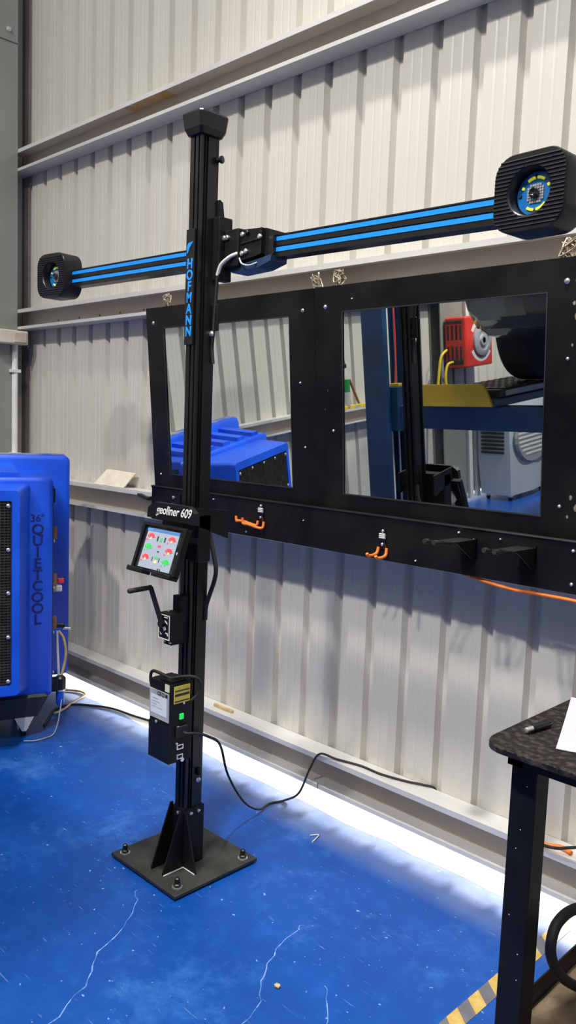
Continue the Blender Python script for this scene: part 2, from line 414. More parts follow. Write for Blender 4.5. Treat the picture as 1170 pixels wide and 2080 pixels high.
# ------------------------------------------------------------------ lamps and added fill panels
def fill_panel(x, y0, y1, label):  # unseen glowing ceiling panel, added as ambient fill
    g = G().box((x-.4, y0, RZ-.03), (x+.4, y1, RZ-.001))
    o = tag(obj('fill_panel', g, mat('glowing_fill_panel', (.9, .95, 1), .5, emit=.8)), label, kind='structure')
    d = bpy.data.lights.new('fill_light', 'AREA'); d.shape = 'RECTANGLE'; d.size = .8; d.size_y = y1-y0; d.energy = FILL_W; d.color = (.93, .97, 1)
    l = bpy.data.objects.new('fill_light', d); COL.objects.link(l); l.location = (x, (y0+y1)/2, RZ-.04); l.parent = o
fill_panel(-3.2, -6.5, 1.0, 'added glowing fill panel over the blue cooler side')
fill_panel(3.0, -6.5, 1.0, 'added glowing fill panel over the table side')
def bay_lamp(x, y, z, watt, label, beam_deg=180):
    t = thing('high_bay_lamp', label, 'lamp', (x, y, z), group='hanging workshop lamps')
    obj('shade', G().lathe((0, 0, .02), (0, 0, 1), [(0, .24), (.02, .25), (.22, .12), (.24, .06), (.24, .0)], 28), GALV, t, smooth_angle=40)
    obj('diffuser', G().cyl((0, 0, .012), (0, 0, .02), .235, seg=28), mat('lamp_diffuser', (1, .97, .92), .5, emit=5), t)
    obj('chain', G().cyl((0, 0, .25), (0, 0, RZ-z), .006), CHROME, t)
    d = bpy.data.lights.new('lamp_light', 'AREA'); d.shape = 'DISK'; d.size = .30; d.energy = watt; d.spread = rad(beam_deg); d.color = (1, .955, .88)
    l = bpy.data.objects.new('lamp_light', d); COL.objects.link(l); l.location = (0, 0, .005); l.parent = t
bay_lamp(-1.9, -2.2, 6.0, LAMP_W['a'], 'hanging workshop lamp above the car bonnet')
bay_lamp(.1, -2.1, 5.7, LAMP_W['b'], 'hanging workshop lamp behind the photographer')
bay_lamp(-1.45, .85, 6.1, LAMP_W['c'], 'hanging workshop lamp nearest the mirrors', 85)

# ------------------------------------------------------------------ mirror boards (lean out at the top)
def mirror_board(x0, x1, m0, m1, tilt, label, mlabel, screws):
    w = x1-x0
    t = thing('mirror_board', label, 'mirror', (x0, 2.292, 2.063))
    t.rotation_euler = (rad(tilt), 0, 0)
    H = .836
    # black sheet with a window cut in it
    obj('backing_sheet', G().frame((0, -H, w, 0), (m0-x0, -.766, m1-x0, -.096), 1, -.012, .006), BOARD, t)
    obj('mirror_pane', G().box((m0-x0-.006, -.0085, -.772), (m1-x0+.006, -.0035, -.090)), MIRROR, t)
    obj('edge_bead', G().frame((m0-x0-.003, -.769, m1-x0+.003, -.093), (m0-x0+.001, -.765, m1-x0-.001, -.097), 1, -.0135, -.012), DARKPL, t)
    for sx, sz, r in screws:
        obj('screw', G().lathe((sx-x0, -.012, sz), (0, -1, 0), [(0, r), (.002, r), (.004, r*.75), (.006, r*.3)], 12), CHROME, t, smooth_angle=50)
    return t
mirror_board(-3.225, -2.155, -3.097, -2.290, 5.0, 'black framed mirror reflecting the blue cooler and ribbed wall', '', [(-3.172, -.068, .0085), (-2.215, -.078, .0085), (-2.235, -.35, .005), (-2.215, -.60, .005), (-3.17, -.77, .005)])
mirror_board(-2.152, -1.015, -2.015, -1.212, 4.6, 'black framed mirror reflecting the lift post and car front', '', [(-2.098, -.073, .0085), (-1.967, -.053, .004), (-1.150, -.068, .0095), (-2.063, -.53, .006), (-1.14, -.29, .006), (-1.15, -.73, .006)])

# black rail below the mirrors
ro = (-2.05, 2.31, 1.081)
rail = thing('tool_rail', 'long black rail below the mirrors carrying hooks and brackets', 'rail', ro)
g = G().box((-3.182, 2.302, 1.081), (-.96, 2.316, 1.236), .002)
g.prism([(2.302, 1.230), (2.297, 1.237), (2.301, 1.242), (2.316, 1.242), (2.316, 1.230)], 0, -3.182, -.96)
obj('rail_board', g, BOARD, rail, ro)
for x in (-3.0, -2.1, -1.2): obj('stand_off', G().box((x, 2.316, 1.10), (x+.05, 2.399, 1.14), .002), BLACKM, rail, ro)
for x, z, r in ((-1.416, 1.199, .008), (-1.431, 1.171, .008), (-1.474, 1.218, .005), (-2.724, 1.215, .004), (-2.508, 1.098, .004), (-1.076, 1.110, .006), (-1.078, 1.210, .006), (-2.18, 1.181, .004), (-1.64, 1.10, .004), (-1.32, 1.215, .004)):
    obj('screw', G().lathe((x, 2.302, z), (0, -1, 0), [(0, r), (.003, r), (.005, r*.7), (.007, r*.3)], 12), CHROME, rail, ro, smooth_angle=50)
# angle bracket between the wall rail and the tool rail
bo = (-3.1, 2.29, 1.15)
brk = thing('angle_bracket', 'small black angle bracket bolting rails together beside the tablet top', 'bracket', bo)
obj('plate', G().prism([(-3.19, 1.186), (-2.95, 1.215), (-2.95, 1.150), (-3.16, 1.168)], 1, 2.291, 2.3005), BLACKM, brk, bo)
obj('strut', G().prism([(-3.42, 2.386), (-3.40, 2.398), (-3.186, 2.300), (-3.20, 2.290)], 2, 1.166, 1.180), BLACKM, brk, bo)
for x, z in ((-2.995, 1.199), (-3.005, 1.165)):
    obj('bolt', G().lathe((x, 2.291, z), (0, -1, 0), [(0, .008), (.005, .008), (.007, .004)], 8), CHROME, brk, bo)

# worn spots on the right-hand board edge
def chip(x, z, w):
    P = [(x+w*math.cos(a)*random.uniform(.4, 1), z+w*1.6*math.sin(a)*random.uniform(.4, 1)) for a in [rad(60*k) for k in range(6)]]
    return G().prism([(a-BX, b) for a, b in P], 1, -.0126, -.0118)
BX = -2.152
bd = [o for o in bpy.data.objects if o.name.startswith('backing_sheet')][1]
for x, z, w in ((-1.120, -.07, .007), (-1.112, -.10, .005), (-1.125, -.13, .006), (-1.118, -.17, .008), (-1.10, -.21, .005), (-1.128, -.25, .004), (-1.115, -.70, .006), (-1.098, -.73, .009), (-1.125, -.76, .005), (-1.09, -.66, .004), (-2.09, -.38, .004), (-2.105, -.45, .003)):
    obj('bare_spot', chip(x, z, w), WIRE, bd)
obj('joint_line', G().box((-2.137, 2.3990, .077), (-2.134, 2.3999, .100)), INK, G4)
# tie wire clips over the rail above the mirrors
def wire_clip(x, k, label):
    t = thing('wire_tie', label, 'wire', (x, 2.396, 2.085), group=None)
    rnd = random.Random(k)
    for q in range(4):
        pts = [(rnd.uniform(-.03, .03), rnd.uniform(-.024, -.006), rnd.uniform(-.012, .055)) for _ in range(7)]
        pts = [(0, -.004, 0)] + pts + [(rnd.uniform(-.01, .01), -.004, .06)]
        obj('wire', G().tube(pts, .0026, 5, 4), WIRE, t)
    obj('wire', G().tube([(-.012, -.003, .035), (-.012, -.006, -.005), (-.01, -.018, -.022), (.004, -.02, -.028)], .003, 5, 4), WIRE, t)
for k, (x, l) in enumerate(((-3.203, 'twisted rusty tie wire above the mirror with the cooler'), (-2.237, 'twisted rusty tie wire over the joint between mirrors'), (-2.122, 'second twisted tie wire right of the mirror joint'), (-1.204, 'twisted tie wire beside the right camera head'))):
    wire_clip(x, k, l)

# ------------------------------------------------------------------ aligner post
po = (-2.136, 1.726, 0)
post = thing('wheel_aligner', 'tall black wheel aligner post with camera beam, tablet and control box', 'wheel aligner', po)
# base plate with grout, bolts
x0, x1, y0, y1 = -2.350, -1.981, 1.556, 1.920
gp = obj('base_plate', G().box((x0, y0, .006), (x1, y1, .018), .002), STEELPL, post, po)
obj('grout_bed', G().box((x0-.009, y0-.007, .0), (x1+.010, y1+.006, .006)), CONC, gp)
for bx, by in ((x0+.035, y0+.035), (x1-.04, y0+.04), (x1-.032, y1-.04), (x0+.035, y1-.035)):
    b = obj('anchor_bolt', G().lathe((bx, by, .018), (0, 0, 1), [(0, .013), (.011, .013), (.013, .009), (.030, .009), (.034, .005)], 6), BLACK, gp, po)
    obj('washer', G().lathe((bx, by, .018), (0, 0, 1), [(0, .018), (.003, .018), (.003, .012)], 16), CHROME, gp, po)
# extruded column with slots
X0, X1, Y0, Y1 = -2.163, -2.108, 1.690, 1.762
def slotted(x0, x1, y0, y1):
    P = []
    def edge(a, b, n, slots):
        a = Vector(a); b = Vector(b); n = Vector(n); P.append(a)
        for s in slots:
            c = a.lerp(b, s); d = (b-a).normalized()
            P.extend([c-d*.0042, c-d*.0042+n*.006, c+d*.0042+n*.006, c+d*.0042])
    edge((x0, y0), (x1, y0), (0, 1), (.42, .80)); edge((x1, y0), (x1, y1), (-1, 0), (.20, .34))
    edge((x1, y1), (x0, y1), (0, -1), (.28, .72)); edge((x0, y1), (x0, y0), (1, 0), (.22, .5, .78))
    return [tuple(p) for p in P]
obj('column_extrusion', G().prism(slotted(X0, X1, Y0, Y1), 2, .018, 2.452), BLACK, post, po)
# sleeve and stiffener fins at the foot
foot = obj('foot_sleeve', G().frame((X0-.008, Y0-.006, X1+.006, Y1+.008), (X0-.001, Y0-.001, X1+.001, Y1+.001), 2, .018, .222), BLACKM, post, po)
for y in (Y0-.006, Y1+.002):
    if y < Y0: obj('stiffener', G().prism([(X1+.006, .018), (X1+.070, .018), (X1+.070, .026), (X1+.012, .215), (X1+.006, .215)], 1, y, y+.006), BLACKM, post, po)
for x in (X0-.008, X1):
    obj('stiffener', G().prism([(Y0-.006, .018), (Y0-.092, .018), (Y0-.092, .026), (Y0-.016, .235), (Y0-.006, .235)], 0, x, x+.006), BLACKM, post, po)
for a, b in (((X1+.007, Y0-.007, .02), (X1+.070, Y0-.007, .02)), ((X1+.007, Y0-.007, .02), (X1+.007, Y0-.092, .02))):
    obj('weld_bead', G().cyl(a, b, .0022, seg=6), GALV, foot, po)
for bx, by, dx, dy in ((X1+.006, 1.712, 1, 0), (X1+.006, 1.745, 1, 0), (-2.136, Y0-.006, 0, -1)):
    obj('screw', G().lathe((bx, by, .205), (dx, dy, 0), [(0, .006), (.004, .006), (.005, .003)], 8), CHROME, foot, po)
# top cap (tapered)
cx, cy = -2.1355, 1.726
def sq(hx, hy, z, c=.008):
    return [(cx+a*hx+(-s*c if q else 0)*1.0, cy+b*hy, z) for a, b, s, q in ()] or [(cx-hx+c, cy-hy, z), (cx+hx-c, cy-hy, z), (cx+hx, cy-hy+c, z), (cx+hx, cy+hy-c, z), (cx+hx-c, cy+hy, z), (cx-hx+c, cy+hy, z), (cx-hx, cy+hy-c, z), (cx-hx, cy-hy+c, z)]
obj('top_cap', G().loft([sq(.034, .042, 2.450), sq(.038, .046, 2.452), sq(.046, .054, 2.470), sq(.051, .059, 2.513), sq(.049, .057, 2.518), sq(.036, .044, 2.520)]), BLACK, post, po)
obj('side_knob', G().lathe((X1+.0, 1.756, 2.385), (1, .3, 0), [(0, .008), (.012, .008), (.014, .012), (.02, .012), (.022, .008)], 12), BLACK, post, po)
obj('cable_guide', G().box((X1, 1.735, .335), (X1+.012, 1.75, .36), .003), BLACKM, post, po)
obj('screw', G().lathe((X1+.001, 1.742, .318), (1, -.2, 0), [(0, .009), (.006, .009), (.008, .004)], 10), CHROME, post, po)
# name plate: stacked letters
sign = obj('name_plate', G().box((X0-.001, 1.682, 1.797), (X0+.042, 1.690, 2.162), .001), BLACK, post, po)
cxs = X0+.021
g = G().prism([(cxs-.016, 2.084), (cxs-.016, 2.110), (cxs-.008, 2.119), (cxs+.017, 2.122), (cxs+.008, 2.114), (cxs-.002, 2.104), (cxs-.010, 2.088)], 1, 1.6805, 1.682)
obj('emblem', g, SIGNBLUE, sign, po)
for i, ch in enumerate('HOFMANN'):
    text('letter', ch, .0435, T(cxs-po[0], 1.6815-po[1], 2.052-i*.0358) @ FRONT, SIGNBLUE, sign, .0008, bold=.0012, sx=.92 if ch != 'M' else .78)

# camera beam
bz = lambda x: 2.1465 - .0135*(x+3.05)          # top edge, a hair out of level
def beamslice(x, y0, y1, a, b): return [(x, y0, bz(x)-b), (x, y1, bz(x)-b), (x, y1, bz(x)-a), (x, y0, bz(x)-a)]
def beampart(xa, xb, y0, y1, a, b): return G().loft([beamslice(xa, y0, y1, a, b), beamslice(xb, y0, y1, a, b)])
g = beampart(-3.09, -1.05, 1.803, 1.845, 0, .068)
beam = obj('beam', g, BLACK, post, po)
for a, b in ((.0065, .0195), (.0385, .0515)):
    obj('stripe', beampart(-3.085, -1.06, 1.8005, 1.8035, a, b), BEAMBLUE, beam, po)
for a, b in ((.0, .004), (.023, .035), (.056, .068)):
    obj('beam_ridge', beampart(-3.085, -1.06, 1.7995, 1.8035, a, b), BLACK, beam, po)
# carriage and hinge block right of the post
car_ = obj('carriage', G().box((X1+.001, 1.745, 2.005), (X1+.034, 1.800, 2.205), .003), BLACKM, post, po)
obj('carriage_guide', G().prism([(1.762, 2.10), (1.800, 2.10), (1.775, 2.255), (1.762, 2.262)], 0, X1-.02, X1+.012), BLACKM, car_, po)
hb = obj('hinge_block', G().box((X1+.034, 1.765, 2.045), (-2.005, 1.802, 2.163), .004), BLACKM, post, po)
arm = obj('clamp_arm', G().prism([(-2.005, 2.158), (-1.905, 2.152), (-1.905, 2.074), (-2.005, 2.062)], 1, 1.775, 1.802), BLACKM, post, po)
obj('clamp_rib', G().prism([(-2.0, 2.118), (-1.905, 2.124), (-1.905, 2.119), (-2.0, 2.112)], 1, 1.771, 1.776), BLACK, arm, po)
obj('clamp_rib', G().box((-1.912, 1.771, 2.074), (-1.905, 1.776, 2.152)), BLACK, arm, po)
obj('end_collar', G().prism([(-1.905, 2.154), (-1.868, 2.142), (-1.868, 2.068), (-1.905, 2.060)], 1, 1.788, 1.850), BLACK, post, po)
obj('lower_tray', G().prism([(-2.06, 2.045), (-1.868, 2.068), (-1.87, 2.05), (-1.93, 2.035), (-2.05, 2.03)], 1, 1.78, 1.85), LIFTBLUE, post, po)
for x, y, z in ((X1+.038, 1.765, 2.138), (X1+.052, 1.765, 2.138), (-1.995, 1.776, 2.142), (-1.972, 1.774, 2.145), (-1.975, 1.774, 2.088), (-1.993, 1.774, 2.083), (-1.91, 1.771, 2.124)):
    obj('bolt', G().lathe((x, y, z), (0, -1, 0), [(0, .0085), (.006, .0085), (.008, .005)], 8), CHROME if x != -1.972 else BLACK, hb, po)
obj('cable_sheath', G().tube([(-2.010, 1.770, 2.085), (-2.035, 1.758, 2.075), (-2.068, 1.750, 2.052), (-2.082, 1.748, 2.020)], .0065, 8), GALV, post, po, smooth_angle=60)
obj('cable', G().tube([(-2.082, 1.748, 2.022), (-2.088, 1.75, 1.97), (-2.094, 1.752, 1.90), (-2.098, 1.75, 1.83), (-2.104, 1.752, 1.79), (-2.100, 1.755, 1.74)], .0055, 8), RUBBER, post, po, smooth_angle=60)
obj('cable', G().tube([(-2.005, 1.772, 2.07), (-1.985, 1.765, 2.05), (-1.955, 1.768, 2.042), (-1.93, 1.78, 2.05)], .003, 8), LABELG, post, po, smooth_angle=60)
obj('cable_clip', G().box((-2.106, 1.748, 1.845), (-2.078, 1.758, 1.93), .003), BLACKM, post, po)
obj('screw', G().ico((-2.100, 1.744, 1.835), .010, (1, .6, 1)), CHROME, post, po)

def rounded(w, h, r, n=8):
    P = []
    for cx_, cz_, a0 in ((w/2-r, h/2-r, 0), (-w/2+r, h/2-r, 90), (-w/2+r, -h/2+r, 180), (w/2-r, -h/2+r, 270)):
        for k in range(n+1):
            a = rad(a0+90*k/n); P.append((cx_+r*math.cos(a), cz_+r*math.sin(a)))
    return P
def camera_head(cx, cy, cz, label, rz, tilt):
    """front looks to -Y; round well with circuit board and lens"""
    M = T(cx-po[0], cy-po[1], cz) @ Matrix.Rotation(rz, 4, 'Z')
    W, Hh, D, R = .188, .178, .092, .050
    F = []
    for k in range(56):                     # outline sampled by angle, so that the well stays round
        a = 2*math.pi*k/56; lo_t, hi_t = 0, .2
        for _ in range(30):
            t = (lo_t+hi_t)/2; x, z = abs(t*math.cos(a)), abs(t*math.sin(a))
            inside = x < W/2 and z < Hh/2 and not (x > W/2-R and z > Hh/2-R and math.hypot(x-W/2+R, z-Hh/2+R) > R)
            lo_t, hi_t = (t, hi_t) if inside else (lo_t, t)
        F.append((lo_t*math.cos(a), lo_t*math.sin(a)))
    n = len(F)
    g = G()
    hole = .053
    circ = []
    for x, z in F:
        a = math.atan2(z, x); circ.append((hole*math.cos(a), hole*math.sin(a)))
    def ring(P, y, s=1.0): return [M @ Vector((x*s, y, z*s)) for x, z in P]
    rings = [ring(F, D, .93), ring(F, D-.006), ring(F, .004), ring(F, 0, .975), ring(circ, 0, 1.06), ring(circ, .003), ring(circ, .036, .97)]
    g.loft(rings)
    hd = obj('camera_head', g, BLACK, post, smooth_angle=35); hd['label'] = label
    # horizontal ribs on the face, interrupted by the well
    g = G(); k = 0
    z = -Hh/2+.012
    while z < Hh/2-.010:
        zz = abs(z); half = W/2*.965
        if zz > Hh/2-R: half = (W/2-R) + math.sqrt(max(0, R*R-(zz-(Hh/2-R))**2)) - .004
        hw = math.sqrt(max(0, (hole*1.08)**2-z*z))
        for a, b in (((-half, -hw), (hw, half)) if hw > 0 else ((-half, half),)):
            if b-a > .004: g.prism([(-.0028, z), (0.0, z+.0032), (.0005, z), (0.0, z-.0032)], 0, a, b, M)
        z += .0088
    r = obj('face_rib', g, BLACKM, hd); r['kind'] = 'stuff'
    # board, leds, lens
    g = G().lathe((0, .034, 0), (0, -1, 0), [(0, .050), (.002, .049), (.002, .0)], 40); g.bm.transform(M)
    pcb = obj('circuit_board', g, PCBB, hd)
    for a0, a1, m in ((95, 125, PCBY), (55, 85, PCBY), (235, 265, PCBY), (275, 318, PCBY), (150, 160, PCBY), (20, 30, PCBY)):
        P = [((.033 if k < 7 else .039)*math.cos(rad(a0+(a1-a0)*(k if k < 7 else 13-k)/6)), (.033 if k < 7 else .039)*math.sin(rad(a0+(a1-a0)*(k if k < 7 else 13-k)/6))) for k in range(14)]
        obj('led_arc', G().prism(P, 1, .0285, .032, M), m, hd)
    g = G()
    for i in range(-3, 4):
        for j in range(-3, 4):
            if max(abs(i), abs(j)) >= 2 and abs(i)+abs(j) < 6: g.box((i*.0062-.0024, .0285, j*.0062-.0024), (i*.0062+.0024, .032, j*.0062+.0024), M=M)
    q = obj('led_chips', g, PCBG, hd); q['kind'] = 'stuff'
    g = G().lathe((0, .032, 0), (0, -1, 0), [(0, .012), (.012, .012), (.013, .009), (.011, .007), (.010, 0)], 20); g.bm.transform(M)
    obj('lens', g, GLASS, hd, smooth_angle=40)
    for a in (90, 180, 270, 0):
        x, z_ = .040*math.cos(rad(a)), .040*math.sin(rad(a))
        obj('screw', G().cyl(M @ Vector((x, .032, z_)), M @ Vector((x, .0285, z_)), .004, seg=8), INK, hd)
    return hd
camera_head(-.992, 1.752, 2.104, 'black ribbed camera head at the right end of the beam', rad(-3), 0)
camera_head(-3.155, 1.752, 2.127, 'black camera head at the left end of the beam', rad(6), 0)

# tablet in its bracket
tb = T(-2.108-po[0], 1.588-po[1], 1.209) @ Matrix.Rotation(rad(-19), 4, 'X')    # local: x right, y back, z up; tilted so that the top leans back
tw, th = .228, .154
hold = G()
hold.frame((-tw/2, -th, tw/2, .004), (-tw/2+.012, -th+.006, tw/2-.012, -.006), 1, -.010, .012); hold.bm.transform(tb)
tab = obj('tablet_holder', hold, BLACKM, post)
for a, b in ((-tw/2, -.03), (.02, tw/2)):
    g = G().box((a, -.026, -th-.010), (b, .012, -th+.006), .003); g.bm.transform(tb); obj('ledge', g, BLACKM, tab)
g = G().box((-tw/2+.012, -.004, -th+.006), (tw/2-.012, .010, -.004), .003); g.bm.transform(tb); tablet = obj('tablet', g, GLASS, tab)
g = G().box((-.084, -.0052, -.144), (.082, -.004, -.013)); g.bm.transform(tb); scr = obj('screen', g, SCREEN, tab)
obj('home_button', G().lathe(tb @ Vector((.094, -.004, -.078)), tb.to_3x3() @ Vector((0, -1, 0)), [(0, .005), (.001, .005), (.001, .003)], 12), LABELG, tab)
def flat(pts, m, lift=0.0):
    g = G().prism(pts, 1, -.0062-lift, -.0052, tb); obj('screen_icon', g, m, scr)
flat([(-.087, -.014), (.083, -.014), (.083, -.022), (-.087, -.022)], SCRBLUE)
flat([(-.085, -.015), (-.058, -.015), (-.058, -.021), (-.085, -.021)], mat('screen_bright_blue', (.05, .25, .8), .4, emit=.35), .0003)
def gauge(x, z, m, up):
    for k in range(5):
        a0, a1 = rad(20+k*28), rad(20+k*28+23)
        r0_, r1_ = .008, .021
        P = [(x+r*math.cos(a)*1.05, z-.008+r*math.sin(a)*.9*up) for r, a in ((r0_, a0), (r1_, a0), (r1_, a1), (r0_, a1))]
        flat(P, m)
    flat([(x-.004, z-.010), (x+.004, z-.010), (x+.003, z-.002), (x-.003, z-.002)], SCRYEL if m is SCRRED else SCRGREEN)
    flat([(x-.021, z-.014), (x-.014, z-.014), (x-.014, z-.010), (x-.021, z-.010)], m)
for x, z, m in ((-.058, -.040, SCRRED), (-.058, -.075, SCRGREEN), (-.058, -.110, SCRRED), (.052, -.040, SCRRED), (.052, -.078, SCRRED), (.052, -.114, SCRGREEN)): gauge(x, z, m, 1)
for x0_, x1_, z0_, z1_, m in ((-.024, -.018, -.052, -.036, INK), (.014, .020, -.052, -.036, INK), (-.007, .003, -.052, -.040, SCRGREEN), (-.010, .006, -.070, -.064, SCRRED), (-.006, .004, -.087, -.083, INK), (-.022, -.019, -.118, -.104, INK), (.014, .017, -.118, -.104, INK), (-.010, -.002, -.108, -.100, SCRGREEN), (.002, .009, -.108, -.100, SCRGREEN), (-.008, .006, -.124, -.114, SCRYEL), (.020, .026, -.143, -.138, INK), (.030, .036, -.143, -.138, INK)):
    flat([(x0_, z0_), (x1_, z0_), (x1_, z1_), (x0_, z1_)], m)
# header with the unit's name, arm to the post
g = G().prism([(-2.238, 1.228), (-2.232, 1.262), (-2.20, 1.281), (-2.02, 1.281), (-1.990, 1.262), (-1.985, 1.226)], 1, 1.602, 1.622)
hdr = obj('header', g, BLACKM, post, po)
obj('header_arm', G().prism([(1.62, 1.279), (1.765, 1.262), (1.765, 1.17), (1.62, 1.225)], 0, -2.02, -2.012), BLACKM, hdr, po)
obj('header_arm', G().prism([(1.62, 1.279), (1.765, 1.262), (1.765, 1.17), (1.62, 1.225)], 0, -2.205, -2.197), BLACKM, hdr, po)
obj('back_plate', G().box((-2.205, 1.64, 1.10), (-2.012, 1.692, 1.255), .004), BLACKM, hdr, po)
text('header_text', 'geoliner 609', .040, T(-2.095-po[0], 1.6015-po[1], 1.2575) @ FRONT, PRINTW, hdr, .0008, shear=.32, bold=.0005, sx=.90)
# winch with crank
wz0, wz1 = .832, .915
w = G().box((-2.160, 1.602, wz0), (-2.098, 1.655, wz1+.004), .003)
w.prism([(1.62, wz0-.022), (1.69, wz0-.022), (1.69, wz1+.055), (1.655, wz1+.055), (1.655, wz1), (1.63, wz1), (1.63, wz0), (1.62, wz0)], 0, -2.155, -2.115)
win = obj('winch', w, BLACKM, post, po)
g = G().frame((-2.160, wz0, -2.100, wz1), (-2.1570, wz0+.003, -2.1030, wz1-.003), 1, 1.6003, 1.6022); obj('winch_plate_border', g, PRINTW, win, po)
for P in ([(-2.142, .888), (-2.124, .896), (-2.112, .888), (-2.112, .884), (-2.124, .891), (-2.142, .884)], [(-2.138, .872), (-2.128, .880), (-2.120, .866), (-2.130, .860)], [(-2.152, .854), (-2.146, .846), (-2.140, .852), (-2.146, .843)], [(-2.122, .856), (-2.110, .856), (-2.108, .846), (-2.112, .846), (-2.114, .852), (-2.122, .852)], [(-2.130, .905), (-2.112, .905), (-2.112, .908), (-2.130, .908)]):
    obj('winch_print', G().prism(P, 1, 1.6005, 1.6022), PRINTW, win, po)
obj('guide_wheel', G().cyl((-2.15, 1.67, wz1+.035), (-2.12, 1.67, wz1+.035), .014, seg=16), BLACK, win, po)
for x, z in ((-2.13, wz1+.01), (-2.118, wz0-.012), (-2.145, wz0-.012)): obj('screw', G().lathe((x, 1.62, z), (0, -1, 0), [(0, .005), (.004, .005), (.006, .002)], 8), CHROME, win, po)
A = Vector((-2.134, 1.590, .885)); B = Vector((-2.190, 1.584, .997))
d = (B-A).normalized(); s = Vector((d.z, 0, -d.x))*.0085
arm_g = G()
arm_g._new([A-s, A+s, B+s, B-s, A-s+Vector((0, .008, 0)), A+s+Vector((0, .008, 0)), B+s+Vector((0, .008, 0)), B-s+Vector((0, .008, 0))], [(0,1,2,3), (4,7,6,5), (0,4,5,1), (1,5,6,2), (2,6,7,3), (3,7,4,0)])
arm_g.cyl(A+Vector((0, .013, 0)), A-Vector((0, .004, 0)), .012)
crank = obj('crank_arm', arm_g, BLACK, win, po)
obj('crank_grip', G().lathe(B, (0, -1, -.03), [(-.006, .008), (.0, .009), (.004, .0075), (.012, .0085), (.080, .0085), (.085, .006), (.086, 0)], 14), RUBBER, win, po, smooth_angle=45)
obj('winch_cable', G().cyl((-2.145, 1.672, .95), (-2.145, 1.674, 1.10), .0025, seg=6), GALV, win, po)
# control box
c0, c1_ = (-2.160, 1.572, .436), (-2.048, 1.660, .702)
g = G(); g.box(c0, c1_, .002)
cb = obj('control_box', g, BLACKM, post, po)
obj('box_cover', G().box((c0[0]-.001, c0[1]-.002, .436), (c1_[0]+.0, c0[1], .560)), BLACK, cb, po)
obj('box_mount', G().box((-2.155, 1.66, .46), (-2.11, 1.692, .69)), BLACKM, cb, po)
yf = c0[1]
lab = obj('rating_label', G().box((-2.158, yf-.003, .574), (-2.053, yf, .670), .0005), LABELG, cb, po)
obj('label_panel', G().box((-2.150, yf-.0036, .590), (-2.064, yf-.003, .652)), LABELW, lab, po)
for x0_, x1_, z in ((-2.143, -2.125, .640), (-2.128, -2.108, .640), (-2.143, -2.10, .630), (-2.143, -2.115, .621), (-2.143, -2.085, .612)):
    obj('label_line', G().box((x0_, yf-.0042, z), (x1_, yf-.0036, z+.0022)), LABELG, lab, po)
text('label_text', 'CE', .017, T(-2.104-po[0], yf-.0036-po[1], .661) @ FRONT, INK, lab, .0003, bold=.0005)
obj('label_mark', G().frame((-2.090, .655, -2.078, .667), (-2.088, .657, -2.080, .665), 1, yf-.0040, yf-.003), INK, lab, po)
obj('label_mark', G().box((-2.072, yf-.0040, .656), (-2.060, yf-.003, .666)), INK, lab, po)
obj('small_sticker', G().box((-2.075, yf-.003, .676), (-2.053, yf, .700)), mat('cream_sticker', (.72, .70, .52), .5, var=.04), cb, po)
xs = c1_[0]
st = obj('warning_sticker', G().box((xs, 1.585, .636), (xs+.002, 1.650, .694), .0004), YELL, cb, po)
for z0_, z1_ in ((.660, .668), (.641, .645), (.676, .680)): obj('sticker_bar', G().box((xs+.002, 1.588, z0_), (xs+.0026, 1.647, z1_)), INK, st, po)
obj('power_switch', G().box((xs, 1.608, .580), (xs+.006, 1.624, .600), .002), GREENL, cb, po)
for y, z in ((1.626, .632), (1.604, .555), (1.60, .500)): obj('screw', G().lathe((xs, y, z), (1, 0, 0), [(0, .0045), (.003, .0045), (.005, .002)], 10), CHROME, cb, po)
obj('screw', G().lathe((-2.118, yf-.002, .563), (0, -1, 0), [(0, .006), (.003, .006), (.005, .003)], 10), CHROME, cb, po)
obj('inlet_socket', G().box((xs, 1.595, .520), (xs+.008, 1.64, .558), .002), RUBBER, cb, po)
for y, z, w_ in ((1.612, .488, .013), (1.612, .455, .012)):
    k = obj('data_socket', G().frame((y-w_, z-.008, y+w_, z+.008), (y-w_+.003, z-.005, y+w_-.003, z+.005), 0, xs, xs+.005), CHROME, cb, po)
obj('data_socket', G().cyl((xs, 1.622, .442), (xs+.006, 1.622, .442), .007, seg=12), CHROME, cb, po)
obj('vent_plate', G().box((-2.12, 1.582, .702), (-2.06, 1.645, .712), .003), BLACK, cb, po)
obj('coiled_cable', G().tube([(-2.082, 1.60, .710), (-2.13, 1.585, .722), (-2.175, 1.59, .715), (-2.196, 1.60, .68), (-2.192, 1.61, .64), (-2.165, 1.62, .615), (-2.158, 1.63, .61)], .0055, 8), RUBBER, cb, po, smooth_angle=60)
obj('coiled_cable', G().tube([(-2.082, 1.60, .712), (-2.050, 1.62, .722), (-2.030, 1.655, .718), (-2.025, 1.676, .695), (-2.032, 1.676, .66), (-2.046, 1.652, .635)], .0050, 8), RUBBER, cb, po, smooth_angle=60)
# hose loop on the post
obj('hose', G().tube([(-2.108, 1.758, 1.215), (-2.102, 1.764, 1.166), (-2.082, 1.764, 1.11), (-2.067, 1.764, 1.06), (-2.074, 1.764, 1.018), (-2.095, 1.762, .965), (-2.106, 1.758, .925), (-2.106, 1.756, .88)], .0075, 10), RUBBER, post, po, smooth_angle=60)
